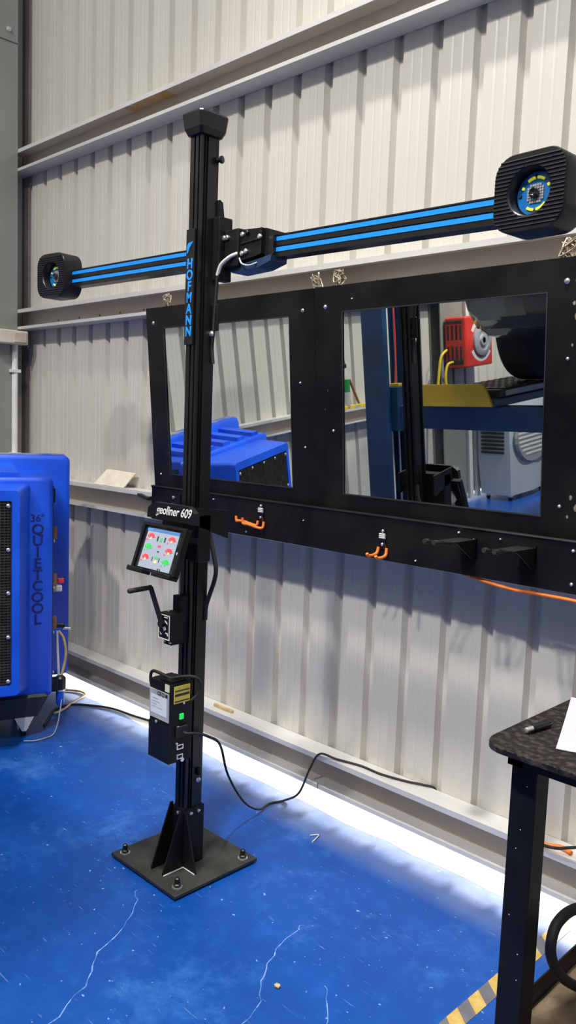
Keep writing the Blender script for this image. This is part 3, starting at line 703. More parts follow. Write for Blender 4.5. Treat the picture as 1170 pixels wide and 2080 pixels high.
# mains lead from control box to the wall rail
lead = tag(obj('power_lead', G().tube([(xs+.009, 1.622, .536), (xs+.022, 1.626, .535), (-2.020, 1.66, .528), (-2.03, 1.72, .50), (-2.06, 1.80, .44), (-2.16, 1.93, .26), (-2.21, 2.06, .10), (-2.24, 2.17, .022), (-2.27, 2.26, .006), (-2.25, 2.33, .006), (-2.21, 2.37, .04), (-2.17, 2.385, .15), (-2.125, 2.392, .228), (-2.05, 2.41, .226), (-1.95, 2.44, .223), (-1.85, 2.44, .223), (-1.75, 2.46, .224), (-1.68, 2.485, .225), (-1.645, 2.506, .218), (-1.637, 2.515, .18), (-1.637, 2.516, .10)], .0045, 8), RUBBER, smooth_angle=60), 'thin black power lead running from the control box over the bottom rail', 'cable')
tag(obj('bench_lead', G().tube([(-1.29, 2.516, .12), (-1.29, 2.514, .20), (-1.285, 2.50, .226), (-1.25, 2.46, .226), (-1.20, 2.42, .226), (-1.15, 2.40, .232), (-1.10, 2.395, .243), (-1.04, 2.39, .272), (-.9, 2.38, .33)], .005, 8), RUBBER, smooth_angle=60), 'black lead rising from the bottom rail behind the bench leg', 'cable')
# ------------------------------------------------------------------ hooks and brackets on the tool rail
def garage_hook(x, z, label, along, tips):
    o = (x, 2.3012, z)
    t = thing('garage_hook', label, 'hook', o)
    P = [(-.011, .018), (-.008, .027), (0, .030), (.008, .027), (.011, .018), (.013, -.045), (-.013, -.045)]
    obj('base_plate', G().prism(P, 1, -.006, 0), BLACK, t)
    for z_ in (-.004, .002, .008): obj('coil', G().cyl((-.013, -.008, z_), (.013, -.008, z_), .004, seg=8), GALV, t)
    for z_ in (.020, -.028): obj('screw', G().lathe((0, -.006, z_), (0, -1, 0), [(0, .006), (.003, .006), (.006, .003)], 10), CHROME, t)
    for wire, tip in tips:
        pr = obj('prong', G().tube(wire, .0032, 8, 4), BLACK, t, smooth_angle=60)
        obj('tip_cover', G().tube(tip, .0058, 8, 4), ORANGE, pr, smooth_angle=60)
garage_hook(-2.417, 1.196, 'orange tipped wall hook swung flat, below the mirror with the cooler', 0, [
    ([(-.010, -.008, -.02), (-.012, -.010, -.05), (-.012, -.012, -.062)], [(-.012, -.010, -.042), (-.013, -.014, -.060), (-.030, -.020, -.060), (-.085, -.022, -.052), (-.118, -.022, -.053), (-.130, -.022, -.054), (-.134, -.022, -.034)]),
    ([(.010, -.008, -.02), (.022, -.012, -.05), (.024, -.014, -.062)], [(.024, -.012, -.042), (.024, -.016, -.066), (.010, -.030, -.068), (-.040, -.034, -.060), (-.066, -.034, -.060), (-.078, -.034, -.056), (-.080, -.034, -.036)])])
garage_hook(-1.784, 1.167, 'orange tipped double wall hook pointing into the room under the lift mirror', 1, [
    ([(-.011, -.008, -.02), (-.014, -.010, -.05)], [(-.013, -.010, -.038), (-.014, -.016, -.058), (-.016, -.036, -.066), (-.018, -.060, -.066), (-.018, -.068, -.058)]),
    ([(.011, -.008, -.02), (.024, -.010, -.05)], [(.023, -.010, -.038), (.025, -.016, -.062), (.024, -.036, -.070), (.022, -.060, -.070), (.022, -.068, -.062)])])
def bracket(x, label):
    o = (x, 2.3012, 1.20); t = thing('shelf_bracket', label, 'bracket', o)
    obj('top_plate', G().box((-.03, -.135, 0), (.03, 0, .004)), BLACKM, t)
    obj('gusset', G().prism([(0, 0), (-.12, 0), (-.02, -.06), (0, -.06)], 0, .026, .030), BLACKM, t)
    obj('back_plate', G().box((-.03, -.004, -.065), (.03, 0, .01)), BLACKM, t)
    for sx in (-.018, .016):
        r = obj('rod', G().cyl((sx, -.13, .0), (sx-.002, -.215, .008), .0045, seg=8), BLACK, t)
        obj('rod_end', G().cyl((sx-.002, -.205, .007), (sx-.002, -.222, .009), .008, seg=10), RUBBER, r)
bracket(-1.434, 'black steel bracket on the tool rail, nearer the double hook')
bracket(-1.225, 'black steel bracket on the tool rail, farther from the double hook')
tag(obj('extension_cord', G().tube([(-1.53, 2.335, 1.09), (-1.44, 2.324, 1.078), (-1.344, 2.312, 1.067), (-1.26, 2.312, 1.060), (-1.198, 2.312, 1.061), (-1.116, 2.31, 1.062), (-1.03, 2.31, 1.060), (-.88, 2.31, 1.052), (-.7, 2.31, 1.06)], .006, 8), ORANGE, smooth_angle=60), 'orange extension cord drooping along the underside of the tool rail', 'cord')
tag(obj('orange_strap', G().tube([(-1.20, 2.44, .226), (-1.15, 2.42, .226), (-1.11, 2.44, .227), (-1.07, 2.43, .226)], .008, 8), ORANGE, smooth_angle=60), 'short orange strap on the bottom rail behind the table leg', 'strap')
tag(obj('plastic_offcut', G().loft([[(-3.83, 2.47, 1.272), (-3.56, 2.47, 1.266), (-3.56, 2.478, 1.268), (-3.83, 2.478, 1.274)], [(-3.87, 2.415, 1.192), (-3.59, 2.415, 1.192), (-3.59, 2.423, 1.191), (-3.87, 2.423, 1.191)]]), BEIGE), 'dusty cream plastic cover leaning on the wall rail left of the mirrors', 'cover')
tag(obj('wood_sliver', G().box((-2.85, 2.44, .2185), (-2.72, 2.455, .232), .003), HOSE), 'small tan wood sliver on the bottom rail beside the post', 'scrap')

# ------------------------------------------------------------------ switch box and conduit on the corner column
so = (-4.70, 2.33, 1.96)
sw = thing('switch_box', 'cream electrical box on top of white conduit in the corner', 'switch box', so)
obj('box_body', G().box((-4.71, 2.20, 1.965), (-4.62, 2.425, 2.045), .008, 3), BEIGE, sw, so)
obj('box_front', G().box((-4.62, 2.33, 1.975), (-4.612, 2.41, 2.035), .003), mat('stained_cream_plastic', (.60, .47, .38), .5, scale=30, col2=(.72, .66, .56)), sw, so)
obj('conduit', G().cyl((-4.695, 2.375, 0), (-4.695, 2.375, 1.965), .018, seg=14), WHITE, sw, so, smooth_angle=50)
for z in (.6, 1.3, 1.8): obj('clip', G().box((-4.71, 2.345, z), (-4.674, 2.405, z+.02), .002), WHITE, sw, so)

# ------------------------------------------------------------------ blue evaporative cooler (local: x along its front, front to -y)
co = (-3.48, 1.395, 0); crot = rad(69.8)
cool = thing('evaporative_cooler', 'large blue moulded evaporative cooler on casters in the corner', 'cooler', co, crot)
def rrect(hx, z0, z1, y, r=.03, n=4):
    P = []
    for sx, cz_, a0 in ((1, z1-r, 0), (-1, z1-r, 90), (-1, z0+r, 180), (1, z0+r, 270)):
        for k in range(n+1):
            a = rad(a0+90*k/n); P.append((sx*(hx-r)+r*math.cos(a), y, cz_+r*math.sin(a)))
    return P
# rear shell
obj('rear_shell', G().loft([rrect(.642, .225, 1.335, .490), rrect(.655, .212, 1.350, .502), rrect(.655, .212, 1.357, .575), rrect(.635, .23, 1.335, .61)]), COOLBLUE, cool, smooth_angle=40)
obj('dust_film', G().box((-.63, .512, 1.3518), (.63, .57, 1.3582)), mat('settled_dust', (.30, .30, .32), .9, scale=6, col2=(.03, .10, .45)), cool)
# middle housing
mid = obj('housing', G().loft([rrect(.515, .21, 1.245, .225, .02), rrect(.530, .195, 1.258, .238, .02), rrect(.535, .19, 1.278, .49, .02)]), COOLBLUE, cool, smooth_angle=40)
# front frame: sloping sides from the housing out to the grille
obj('grille_frame', G().loft([rrect(.425, .24, 1.232, .230, .02), rrect(.356, .285, 1.222, .02, .02), rrect(.350, .29, 1.216, .0, .02), rrect(.318, .335, 1.172, .0, .01), rrect(.313, .34, 1.167, .03, .01)], cap=True), COOLBLUE, cool, smooth_angle=40)
# ridges moulded into the top
for x in (-.40, -.21, -.02, .16, .335):
    P0 = [(x-.050, .25, 1.250), (x+.050, .25, 1.250), (x+.040, .25, 1.280), (x-.040, .25, 1.280)]
    P1 = [(x-.050, .49, 1.265), (x+.050, .49, 1.265), (x+.040, .49, 1.312), (x-.040, .49, 1.312)]
    obj('top_ridge', G().loft([P0, P1]), COOLBLUE, mid, smooth_angle=30)
# grille: dark backing, fine bars, dome bolts
gr = obj('grille', G().box((-.316, .012, .336), (.316, .03, 1.170)), WEB, cool)
g = G(); z = .345
while z < 1.165: g.box((-.312, .004, z), (.312, .008, z+.004)); z += .0125
q = obj('grille_bar', g, WEB, gr); q['kind'] = 'stuff'
g = G(); x = -.31
while x < .312: g.box((x, .002, .34), (x+.0025, .005, 1.166)); x += .0165
q = obj('grille_wire', g, WEB, gr); q['kind'] = 'stuff'
for x in (-.302, .302):
    for z in (.358, .56, .76, .955, 1.150):
        obj('dome_bolt', G().ico((x, .0, z), .010, (1, .6, 1)), CHROME, gr, smooth_angle=60)
for x in (-.15, 0, .15): obj('dome_bolt', G().ico((x, .0, 1.154), .009, (1, .6, 1)), CHROME, gr, smooth_angle=60)
# lettering down the edge of the housing
text('lettering', '36"', .050, T(.458, .2245, 1.066) @ FRONT, COOLTXT, mid, .0008, bold=.0003, sx=1.0)
for i, ch in enumerate('QUIETCOOL'):
    text('letter', ch, .068, T(.460, .2245, 1.012-i*.0545) @ FRONT, COOLTXT, mid, .0008, bold=.0014, sx=1.05)
# recessed service side with brackets, valve and hoses
obj('side_plate', G().box((.531, .255, .24), (.537, .36, 1.22), .002), LIFTBLUE, cool)
for z in (.99, .76, .55): obj('copper_bracket', G().prism([(.265, z-.032), (.35, z), (.265, z+.032)], 0, .536, .556), COPPER, cool)
for z in (.95, .72, .50, .30): obj('screw', G().ico((.541, .265, z), .008, (.6, 1, 1)), CHROME, cool)
obj('latch', G().box((.537, .32, 1.13), (.555, .335, 1.20), .002), BLACK, cool)
obj('tap_body', G().box((.545, .31, .69), (.590, .35, .72), .004), GALV, cool)
obj('tap_lever', G().box((.570, .32, .73), (.600, .33, .755), .003), REDP, cool)
obj('valve_fitting', G().cyl((.54, .33, .52), (.605, .33, .515), .012, seg=10), BLACK, cool)
obj('valve_fitting', G().cyl((.597, .33, .50), (.635, .33, .495), .008, seg=10), CHROME, cool)
obj('hose', G().tube([(.575, .32, .49), (.600, .32, .45), (.610, .31, .38), (.600, .31, .31), (.582, .31, .24)], .0065, 8), HOSE, cool, smooth_angle=60)
obj('hose', G().tube([(.568, .32, .49), (.570, .32, .42), (.573, .31, .33), (.577, .31, .24)], .0065, 8), GREYPL, cool, smooth_angle=60)
fl = obj('filter_bowl', G().lathe((.580, .29, .225), (0, 0, -1), [(0, .024), (.03, .024), (.03, .021), (.09, .021), (.105, .014), (.11, 0)], 16), COOLBLUE, cool, smooth_angle=40)
obj('filter_cap', G().lathe((.580, .29, .24), (0, 0, -1), [(-.03, .018), (-.02, .027), (.035, .027), (.036, .0)], 16), BLACK, fl, smooth_angle=40)
obj('filter_band', G().cyl((.580, .29, .205), (.580, .29, .196), .025), CHROME, fl)
obj('bracket', G().box((.52, .26, .20), (.565, .32, .26), .003), BLACK, cool)
# base tray and casters
obj('base_tray', G().loft([[(-.49, .23, .215), (.49, .23, .215), (.49, .56, .215), (-.49, .56, .215)], [(-.51, .21, .20), (.51, .21, .20), (.51, .58, .20), (-.51, .58, .20)], [(-.46, .22, .10), (.46, .22, .10), (.46, .56, .10), (-.46, .56, .10)]]), DARKPL, cool)
for x in (.40, -.40):
    for y in (.27, .52):
        c = obj('caster', G().lathe((x, y, .042), (1, 0, 0), [(-.016, 0), (-.016, .036), (-.011, .042), (.011, .042), (.016, .036), (.016, 0)], 20), RUBBER, cool, smooth_angle=40)
        g = G()
        for xx in (x-.026, x+.019): g.prism([(y-.045, .102), (y+.045, .102), (y+.010, .030), (y-.010, .030)], 0, xx, xx+.006)
        g.prism([(x-.045, .102), (x+.045, .102), (x+.010, .034), (x-.010, .034)], 1, y-.052, y-.046)
        obj('caster_fork', g, GALV, c)
# leads lying on the floor round the cooler
tag(obj('floor_cable', G().tube([(-3.62, 1.99, .006), (-3.70, 2.06, .006), (-3.80, 2.16, .006), (-3.80, 2.26, .006), (-3.72, 2.33, .006), (-3.61, 2.385, .007), (-3.45, 2.41, .007), (-3.3, 2.44, .007), (-3.15, 2.462, .007), (-3.0, 2.468, .007)], .006, 8), RUBBER, smooth_angle=60), 'black cable on the floor curving from the cooler to the post', 'cable')
tag(obj('water_hose', G().tube([(-3.71, 2.10, .02), (-3.76, 2.18, .008), (-3.84, 2.30, .008), (-3.88, 2.385, .008), (-3.95, 2.40, .008), (-4.02, 2.36, .008), (-4.05, 2.30, .008)], .006, 8), HOSE, smooth_angle=60), 'tan water hose looping over the floor beside the cooler', 'hose')
tag(obj('drain_hose', G().tube([(-3.52, 2.03, .16), (-3.50, 2.0, .06), (-3.49, 1.97, .008), (-3.47, 1.92, .007), (-3.47, 1.86, .007), (-3.50, 1.82, .007)], .0026, 8), LABELG, smooth_angle=60), 'thin grey drain hose hanging beside the front caster', 'hose')

tag(obj('paper_curl', G().tube([(-1.985, 2.20, .003), (-1.965, 2.225, .005), (-1.955, 2.205, .004), (-1.945, 2.17, .003)], .003, 6, 4), PAPER, smooth_angle=60), 'small white paper curl on the blue floor near the wall', 'scrap')
tag(obj('resin_crumb', G().ico((-1.47, 1.52, .005), .009, (1.2, 1, .6), 1), HOSE), 'tiny tan crumb on the blue floor before the bench', 'scrap')
# ------------------------------------------------------------------ workbench table
to = (-.86, 1.50, 0)
tbl = thing('workbench', 'grimy black steel workbench with paper on top, at the right edge', 'table', to)
tx0, tx1, ty0, ty1 = -.874, .75, 1.490, 2.14
P = []
for cx_, cy_, a0, r in ((tx1-.03, ty1-.03, 0, .03), (tx0+.03, ty1-.03, 90, .03), (tx0+.055, ty0+.055, 180, .055), (tx1-.03, ty0+.03, 270, .03)):
    for k in range(7): P.append((cx_+r*math.cos(rad(a0+15*k)), cy_+r*math.sin(rad(a0+15*k))))
obj('bench_top', G().loft([[(x, y, .886) for x, y in P], [(x, y, .897) for x, y in P], [(tx0/2+tx1/2+(x-tx0/2-tx1/2)*.998, ty0/2+ty1/2+(y-ty0/2-ty1/2)*.996, .900) for x, y in P]]), BENCH, tbl, to)
obj('apron', G().box((-.845, 1.565, .838), (.70, 1.60, .886)), BLACKM, tbl, to)
obj('apron', G().box((-.845, 1.565, .838), (-.81, 2.08, .886)), BLACKM, tbl, to)
for x in (-.838, .62):
    for y in (1.570, 2.02):
        lg = obj('leg', G().box((x, y, .006), (x+.060, y+.060, .886), .004), BLACKM, tbl, to)
        obj('foot_pad', G().box((x-.012, y-.012, 0), (x+.072, y+.072, .008), .002), BLACKM, lg, to)
for z, y in ((.80, 1.60), (.70, 1.585), (.655, 1.60), (.5, 1.59), (.42, 1.60), (.36, 1.585)):
    obj('bolt', G().ico((-.82+random.uniform(0, .03), 1.570, z), .0017), CHROME, tbl, to)
# lower shelf: angle-iron rim around a dirty sheet
obj('shelf_rim', G().box((-.838, 1.62, .185), (-.834, 2.03, .240)), BLACKM, tbl, to)
obj('shelf_rim', G().box((-.78, 1.575, .185), (.62, 1.580, .240)), BLACKM, tbl, to)
obj('shelf_rim', G().box((-.78, 2.07, .185), (.62, 2.075, .240)), BLACKM, tbl, to)
obj('lower_shelf', G().box((-.834, 1.58, .180), (.62, 2.07, .186)), DIRT, tbl, to)
# things on the bench
tag(obj('air_hose', G().tube([(-.45, 1.95, .870), (-.46, 1.94, .70), (-.55, 1.88, .52), (-.67, 1.85, .462), (-.755, 1.79, .455), (-.775, 1.72, .440), (-.775, 1.69, .395), (-.775, 1.712, .34), (-.772, 1.76, .285), (-.765, 1.84, .225), (-.73, 1.90, .206), (-.66, 1.92, .204), (-.5, 1.90, .204)], .0125, 10), RUBBER, smooth_angle=60), 'thick dark air hose looping down to the lower bench shelf', 'hose')
pg = G()
n = 10; V = []
for lay, zz in enumerate((.9012, .9022)):
    for i in range(n):
        for j in range(n):
            u, v = i/(n-1), j/(n-1)
            p = Vector((-.742, 1.572, 0)).lerp(Vector((-.868, 1.902, 0)), v) + Vector((.30, .10, 0))*u
            V.append((p.x, p.y, zz + .012*max(0, v-.55) + .018*max(0, u-.6)*v))
pg._new(V, [(i*n+j, (i+1)*n+j, (i+1)*n+j+1, i*n+j+1) for i in range(n-1) for j in range(n-1)] + [(100+i*n+j, 100+i*n+j+1, 100+(i+1)*n+j+1, 100+(i+1)*n+j) for i in range(n-1) for j in range(n-1)])
tag(obj('paper_sheet', pg, PAPER), 'white paper sheet lying on the grimy bench top', 'paper')
mo = (-.822, 1.640, .909)
pen = thing('marker_pen', 'short black marker with metal tip on the bench corner', 'pen', mo)
dpen = Vector((.012, .085, 0)).normalized(); pa = Vector((-.8265, 1.600, .9095))
obj('barrel', G().lathe(pa, dpen, [(.022, .0065), (.030, .0085), (.082, .0085), (.088, .007), (.089, 0)], 14), BLACK, pen, mo, smooth_angle=45)
obj('metal_tip', G().lathe(pa, dpen, [(0, .003), (.002, .0055), (.022, .0062), (.026, .005)], 14), CHROME, pen, mo, smooth_angle=45)
bagg = G().ico((-.838, 1.955, .912), .05, (.55, 1.1, .22), 3)
for v in bagg.bm.verts:
    v.co += Vector((random.uniform(-1, 1), random.uniform(-1, 1), random.uniform(-.3, 1)))*.007
    v.co.z = max(v.co.z, .9008)
tag(obj('crumpled_wrapper', bagg, mat('crinkled_tan_film', (.42, .33, .2), .25, 0, scale=40, col2=(.75, .68, .5))), 'crumpled tan plastic wrapper behind the paper on the bench', 'wrapper')

# hazard tape on the floor
ht = thing('hazard_tape', 'worn yellow and grey striped hazard tape on the blue floor', 'tape', (-1.06, 1.9, 0))
y = 1.2; k = 0
while y < 2.44:
    y2 = min(y+.052, 2.455); sh = .038
    g = G().prism([(-1.084, y), (-1.034, y-sh), (-1.034, y2-sh), (-1.084, y2)], 2, .0003, .0012)
    o = obj('stripe', g, TAPEY if k % 2 else TAPEG, ht, (-1.06, 1.9, 0)); y = y2; k += 1

# ------------------------------------------------------------------ what the mirrors show: lift, car, wall gear
lo_ = (-3.72, -.15, 0)
lift = thing('car_lift', 'navy blue four post car lift seen in the mirror', 'car lift', lo_)
def lift_post(x0, x1, y0, y1, open_to):
    g = G(); t = .012
    if open_to > 0: P = [(x0, y0), (x1, y0), (x1, y0+.05), (x1-t, y0+.05), (x1-t, y0+t), (x0+t, y0+t), (x0+t, y1-t), (x1-t, y1-t), (x1-t, y1-.05), (x1, y1-.05), (x1, y1), (x0, y1)]
    else: P = [(x1, y0), (x0, y0), (x0, y0+.05), (x0+t, y0+.05), (x0+t, y0+t), (x1-t, y0+t), (x1-t, y1-t), (x0+t, y1-t), (x0+t, y1-.05), (x0, y1-.05), (x0, y1), (x1, y1)]
    g.prism(P, 2, .02, 2.35)
    p = obj('lift_post', g, LIFTBLUE, lift, lo_)
    obj('post_foot', G().box((x0-.06, y0-.06, 0), (x1+.06, y1+.06, .02), .003), LIFTBLUE, p, lo_)
    xc = x1-.06 if open_to > 0 else x0+.06
    obj('lift_cable', G().cyl((xc, y0+.12, .03), (xc, y0+.12, 2.33), .008, seg=8), CHROME, p, lo_)
    obj('locking_ladder', G().box((xc-.03, y0+.20, .03), (xc+.01, y0+.235, 2.33)), GALV, p, lo_)
    obj('red_cord', G().tube([(xc+.01, y0+.15, 2.3), (xc+.02, y0+.14, 1.8), (xc+.015, y0+.16, 1.45)], .006, 6), REDP, p, lo_)
lift_post(-3.835, -3.645, -.33, .0, 1)
lift_post(-.62, -.39, -.58, -.26, -1)
lift_post(-3.835, -3.61, -4.8, -4.48, 1)
lift_post(-.62, -.39, -4.8, -4.48, -1)
for y in (-.22, -4.7):
    bm_ = obj('cross_beam', G().box((-3.655, y, 1.165), (-.63, y+.12, 1.325), .006), LIFTBLUE, lift, lo_)
    cg = obj('carriage', G().box((-3.72, y-.03, 1.14), (-3.60, y+.14, 1.46), .005), LIFTBLUE, bm_, lo_)
    obj('bolt', G().lathe((-3.60, y+.08, 1.30), (1, 0, 0), [(0, .018), (.01, .018), (.012, .01)], 8), CHROME, bm_, lo_)
    obj('safety_latch', G().box((-3.70, y+.05, 1.46), (-3.62, y+.10, 1.48), .003), YELLOWP, bm_, lo_)
for x0_, x1_ in ((-3.36, -2.80), (-1.45, -.89)):
    rw = obj('runway', G().box((x0_, -4.8, 1.325), (x1_, -.04, 1.375), .004), LIFTBLUE, lift, lo_)
    obj('wheel_stop', G().prism([(x0_, 1.345), (x0_+.03, 1.335), (x1_, 1.335), (x1_-.05, 1.455), (x1_-.085, 1.480), (x0_, 1.480)], 1, -.035, -.015), YELLOWP, rw, lo_)
    tt = obj('turn_plate', G().box((x0_+.05, -1.10, 1.375), (x1_-.02, -.15, 1.430), .006), DARKPL, rw, lo_)
    g = G()
    for i in range(9):
        for j in range(10): g.box((x0_+.07+i*.052, -1.08+j*.09, 1.430), (x0_+.105+i*.052, -1.03+j*.09, 1.437))
    q = obj('tread_stud', g, BLACK, tt, lo_); q['kind'] = 'stuff'
    obj('side_label', G().box((x1_-.021, -1.05, 1.385), (x1_-.017, -.22, 1.420)), LABELG, tt, lo_)
    obj('slip_plate', G().box((x0_+.05, -3.75, 1.375), (x1_-.02, -3.05, 1.4395), .004), DARKPL, rw, lo_)
# car on the lift: lofted body, front looks to +Y
caro = (-2.12, -1.7, 1.440)
car = thing('car', 'dark grey car raised on the lift in the mirror', 'car', caro)
def sect(y, hw, zb, zs, zt, ht, n=10):
    """one body section: underside zb, shoulder zs, top zt; half widths hw and ht"""
    z0 = caro[2]
    R = [(-hw*.86, zb), (-hw*.97, zb+.07), (-hw, zb+(zs-zb)*.45), (-hw*.985, zs-.05), (-hw*.94, zs), (-ht, zt-.05), (-ht*.86, zt), (0, zt+.02), (ht*.86, zt), (ht, zt-.05), (hw*.94, zs), (hw*.985, zs-.05), (hw, zb+(zs-zb)*.45), (hw*.97, zb+.07), (hw*.86, zb), (0, zb-.01)]
    return [(caro[0]+x, y-.25, z0+z) for x, z in R]
obj('body', G().loft([sect(-4.10, .74, .42, .95, 1.0, .55), sect(-4.02, .86, .32, 1.0, 1.30, .60), sect(-3.7, .90, .28, 1.03, 1.62, .66), sect(-2.9, .92, .26, 1.03, 1.70, .68), sect(-1.9, .92, .26, 1.02, 1.70, .68), sect(-1.35, .92, .26, 1.01, 1.55, .66), sect(-.85, .92, .26, 1.0, 1.08, .72), sect(-.3, .92, .27, .96, 1.02, .76), sect(.10, .90, .34, .90, .96, .72), sect(.34, .80, .44, .80, .88, .60)]), CARPAINT, car, caro, smooth_angle=50)
# bumper: dark plastic, swept at the corners, with a lower lip
def bump(off, z0, z1):
    P = []
    for t in range(-8, 9):
        u = t/8; x = u*.93; yv = .11 - .42*abs(u)**2.6
        P.append((caro[0]+x, yv+off))
    return P
def swept(o0, o1, z0, z1, o0b=None, o1b=None, z0b=None):
    g = G(); r = []
    for (a, b), (c, d_) in zip(zip(bump(o0, 0, 0), bump(o1, 0, 0)), zip(bump(o0 if o0b is None else o0b, 0, 0), bump(o1 if o1b is None else o1b, 0, 0))):
        r.append([(a[0], a[1], caro[2]+z1), (b[0], b[1], caro[2]+z1), (d_[0], d_[1], caro[2]+z0), (c[0], c[1], caro[2]+z0)])
    return g.loft(r)
bp = obj('front_bumper', swept(-.16, .05, .45, .74, -.16, .02), CARGREY, car, caro, smooth_angle=40)
obj('bumper_lip', swept(-.10, .09, .385, .455, -.12, .05), DARKPL, bp, caro, smooth_angle=40)
obj('bumper_crease', swept(-.05, .065, .565, .60, -.05, .075), CARGREY, bp, caro, smooth_angle=40)
obj('grille_surround', swept(-.14, .02, .74, .94, -.14, .05), BLACK, bp, caro, smooth_angle=40)
for s_ in (-1, 1):
    obj('headlamp', G().ico((caro[0]+s_*.70, -.05, caro[2]+.84), .12, (1.4, 1.0, .55), 3), GLASS, car, caro, smooth_angle=60)
    obj('fog_lamp_recess', G().box((caro[0]+s_*.74-.10, -.09, caro[2]+.60), (caro[0]+s_*.74+.10, .085, caro[2]+.70), .02), BLACK, bp, caro)
    obj('side_window', G().prism([(-3.75, 2.50), (-1.40, 2.49), (-2.0, 2.95), (-3.55, 2.97)], 0, caro[0]+s_*.80, caro[0]+s_*.84), GLASS, car, caro)
    for y in (-.80, -3.40):
        x = caro[0]+s_*.80
        w_ = obj('wheel', G().lathe((x-.125, y, caro[2]+.36), (1, 0, 0), [(0, .20), (.0, .31), (.02, .35), (.05, .36), (.20, .36), (.23, .35), (.25, .31), (.25, .20)], 40), TYRE, car, caro, smooth_angle=40)
        obj('rim', G().lathe((x+s_*.06-.05, y, caro[2]+.36), (1, 0, 0), [(0, .0), (0, .21), (.10, .215), (.10, .18), (.08, .03), (.09, 0)], 24), GALV, w_, caro, smooth_angle=40)
        obj('wheel_arch', G().lathe((caro[0]+s_*.86-.07, y, caro[2]+.40), (1, 0, 0), [(0, .40), (0, .43), (.14, .43), (.14, .40)], 32) if False else G().loft([[(caro[0]+s_*.86+dx, y+r*math.cos(t), caro[2]+.40+r*math.sin(t)) for dx, r in ((-.07, .40), (-.07, .44), (.07, .44), (.07, .40))] for t in [rad(15+15*k) for k in range(11)]]), DARKPL, car, caro, smooth_angle=40)

# red hose reel on the second column
hr = (-4.58, -2.55, 1.66)
reel = thing('hose_reel', 'red slotted hose reel case on a column in the mirror', 'hose reel', hr)
obj('case', G().box((-4.694, -2.78, 1.42), (-4.45, -2.30, 1.91), .02, 3), REDP, reel, hr)
for z0_, z1_ in ((1.74, 1.86), (1.50, 1.66)):
    for i in range(4): obj('vent_slot', G().box((-4.665+i*.048, -2.3005, z0_-.05), (-4.645+i*.048, -2.294, z1_-.03)), INK, reel, hr)
obj('vent_slot', G().box((-4.68, -2.3005, 1.845), (-4.49, -2.292, 1.875), .003), INK, reel, hr)
obj('vent_slot', G().box((-4.67, -2.3005, 1.455), (-4.485, -2.292, 1.50), .003), INK, reel, hr)
dsc = obj('reel_disc', G().lathe((-4.45, -2.57, 1.67), (1, 0, 0), [(0, .15), (.02, .15), (.03, .12), (.03, .10), (.018, .095), (.018, .06), (.035, .05), (.035, 0)], 36), LABELG, reel, hr, smooth_angle=40)
obj('disc_hub', G().cyl((-4.43, -2.57, 1.67), (-4.415, -2.57, 1.67), .03), CHROME, dsc, hr)
for a0, a1 in ((30, 160), (215, 330)):
    P = [((.165 if k < 9 else .205)*math.cos(rad(a0+(a1-a0)*(k if k < 9 else 17-k)/8))-2.57, (.165 if k < 9 else .205)*math.sin(rad(a0+(a1-a0)*(k if k < 9 else 17-k)/8))+1.67) for k in range(18)]
    obj('white_lettering_band', G().prism(P, 0, -4.452, -4.4485), PRINTW, reel, hr)
obj('hose', G().tube([(-4.6, -2.295, 1.48), (-4.62, -2.23, 1.46), (-4.62, -2.19, 1.36), (-4.60, -2.17, 1.2), (-4.60, -2.15, .95)], .013, 8), HOSEY, reel, hr, smooth_angle=60)
obj('hose', G().tube([(-4.67, -2.295, 1.60), (-4.68, -2.21, 1.54), (-4.68, -2.17, 1.40), (-4.67, -2.12, 1.2), (-4.66, -2.10, 1.0)], .013, 8), HOSEY, reel, hr, smooth_angle=60)
for (y0_, y1_, z0_, z1_, l) in ((-2.62, -2.46, 1.16, 1.40, 'white printed notice under the red hose reel'), (-2.80, -2.66, 1.14, 1.41, 'second white notice under the reel, farther from the lift post')):
    pa_ = thing('notice', l, 'notice', (-4.70, y0_, z0_))
    obj('card', G().box((0, 0, 0), (.006, y1_-y0_, z1_-z0_)), PAPER, pa_)
    obj('print_block', G().box((.006, .03, .03), (.0066, y1_-y0_-.05, .09)), LABELW, pa_)
# white conduits beside that column
for y, l in ((-2.73, 'white conduit beside the hose reel column'), (-2.86, 'second white conduit farther from the hose reel column')):
    c = tag(obj('conduit', G().box((-4.742, y-.03, .02), (-4.70, y+.03, RZ-.05), .004), WHITE), l, 'conduit')
# bottle, spirit level and stick on the wall rail
bo_ = (-4.79, -.885, 1.19)
bt = thing('spray_bottle', 'clear bottle with green band and black nozzle on the wall rail', 'bottle', bo_)
obj('bottle_body', G().lathe((0, 0, 0), (0, 0, 1), [(0, .036), (.01, .042), (.26, .042), (.31, .034), (.36, .018), (.37, .014)], 20), CLEAR, bt, smooth_angle=40)
obj('green_band', G().lathe((0, 0, .15), (0, 0, 1), [(0, .0428), (.11, .0428)], 20), GREENP, bt)
obj('nozzle', G().lathe((0, 0, .36), (0, 0, 1), [(0, .022), (.03, .022), (.04, .012), (.08, .008), (.085, 0)], 16), BLACK, bt, smooth_angle=40)
lv = thing('spirit_level', 'yellow spirit level lying on the wall rail by the bottle', 'level', (-4.765, -1.0, 1.19))
obj('level_body', G().box((-.012, -.20, 0), (.012, .20, .03), .003), HOSEY, lv)
obj('vial_window', G().box((-.0125, -.04, .008), (.0130, .04, .022)), CLEAR, lv)
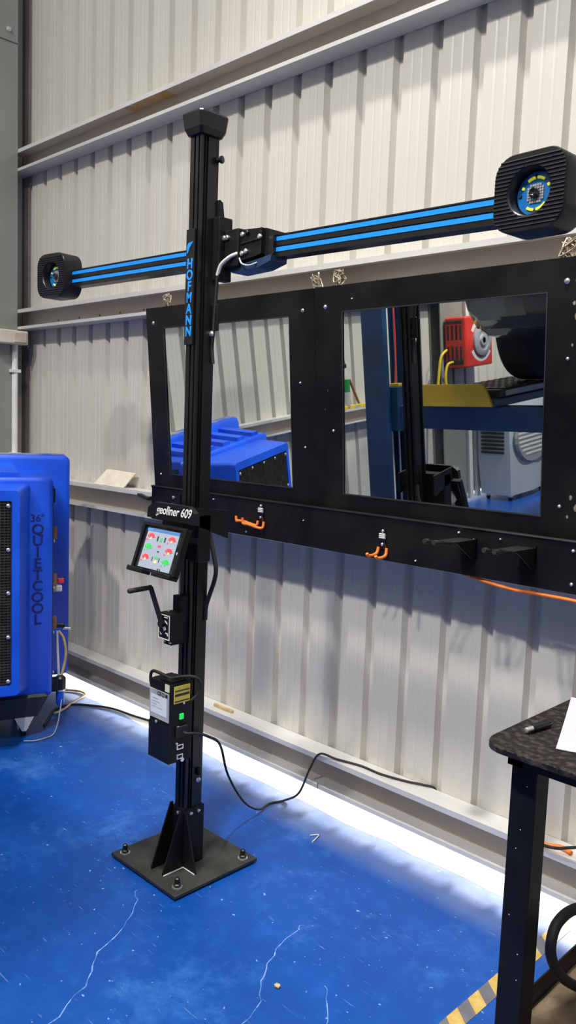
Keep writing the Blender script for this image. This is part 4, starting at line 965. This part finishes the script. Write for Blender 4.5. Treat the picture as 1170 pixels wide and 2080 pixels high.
tag(obj('timber_stick', G().cyl((-4.80, -.96, 1.44), (-4.79, -1.07, 1.203), .012, seg=8), BRASS), 'brown timber stick leaning on the wall beside the bottle', 'stick')
# pale portable cooler on casters
wo = (-4.56, -2.78, 0)        # geometry below is given about this point
WO = (-4.51, -2.99, 0)
wc = thing('portable_cooler', 'pale grey portable air cooler on casters in the mirror', 'cooler', WO)
g = G().loft([[(-4.70, -2.62, .06), (-4.34, -2.60, .06), (-4.30, -2.98, .06), (-4.34, -3.36, .06), (-4.70, -3.34, .06)], [(-4.72, -2.60, .45), (-4.33, -2.58, .45), (-4.28, -2.98, .45), (-4.33, -3.38, .45), (-4.72, -3.36, .45)], [(-4.70, -2.62, 1.10), (-4.36, -2.60, 1.10), (-4.31, -2.98, 1.10), (-4.36, -3.36, 1.10), (-4.70, -3.34, 1.10)], [(-4.68, -2.68, 1.16), (-4.40, -2.67, 1.16), (-4.36, -2.98, 1.16), (-4.40, -3.29, 1.16), (-4.68, -3.28, 1.16)]])
obj('shell', g, GREYPL, wc, wo, smooth_angle=40)
for i in range(12): obj('side_louvre', G().box((-4.67, -2.600, .50+i*.04), (-4.40, -2.578, .522+i*.04)), DARKPL, wc, wo)
for i in range(10):
    z = .46+i*.045; hw = .30*math.sqrt(max(0, 1-((i-4.5)/5.2)**2))+.02
    obj('front_louvre', G().box((-4.315, -2.98-hw, z), (-4.272, -2.98+hw, z+.022), .003), WHITE, wc, wo)
obj('front_panel', G().loft([[(-4.300, -2.98+.36*math.cos(t), .66+.30*math.sin(t)) for t in [2*math.pi*k/28 for k in range(28)]], [(-4.276, -2.98+.34*math.cos(t), .66+.28*math.sin(t)) for t in [2*math.pi*k/28 for k in range(28)]]]), LABELG, wc, wo)
for x in (-4.64, -4.38):
    for y in (-2.66, -3.30):
        cs = obj('caster', G().lathe((x-.012, y, .024), (1, 0, 0), [(0, .0), (0, .024), (.024, .024), (.024, 0)], 14), RUBBER, wc, wo)
        obj('caster_cover', G().ico((x, y, .055), .032, (1, 1, .9)), WHITE, cs, wo, smooth_angle=60)
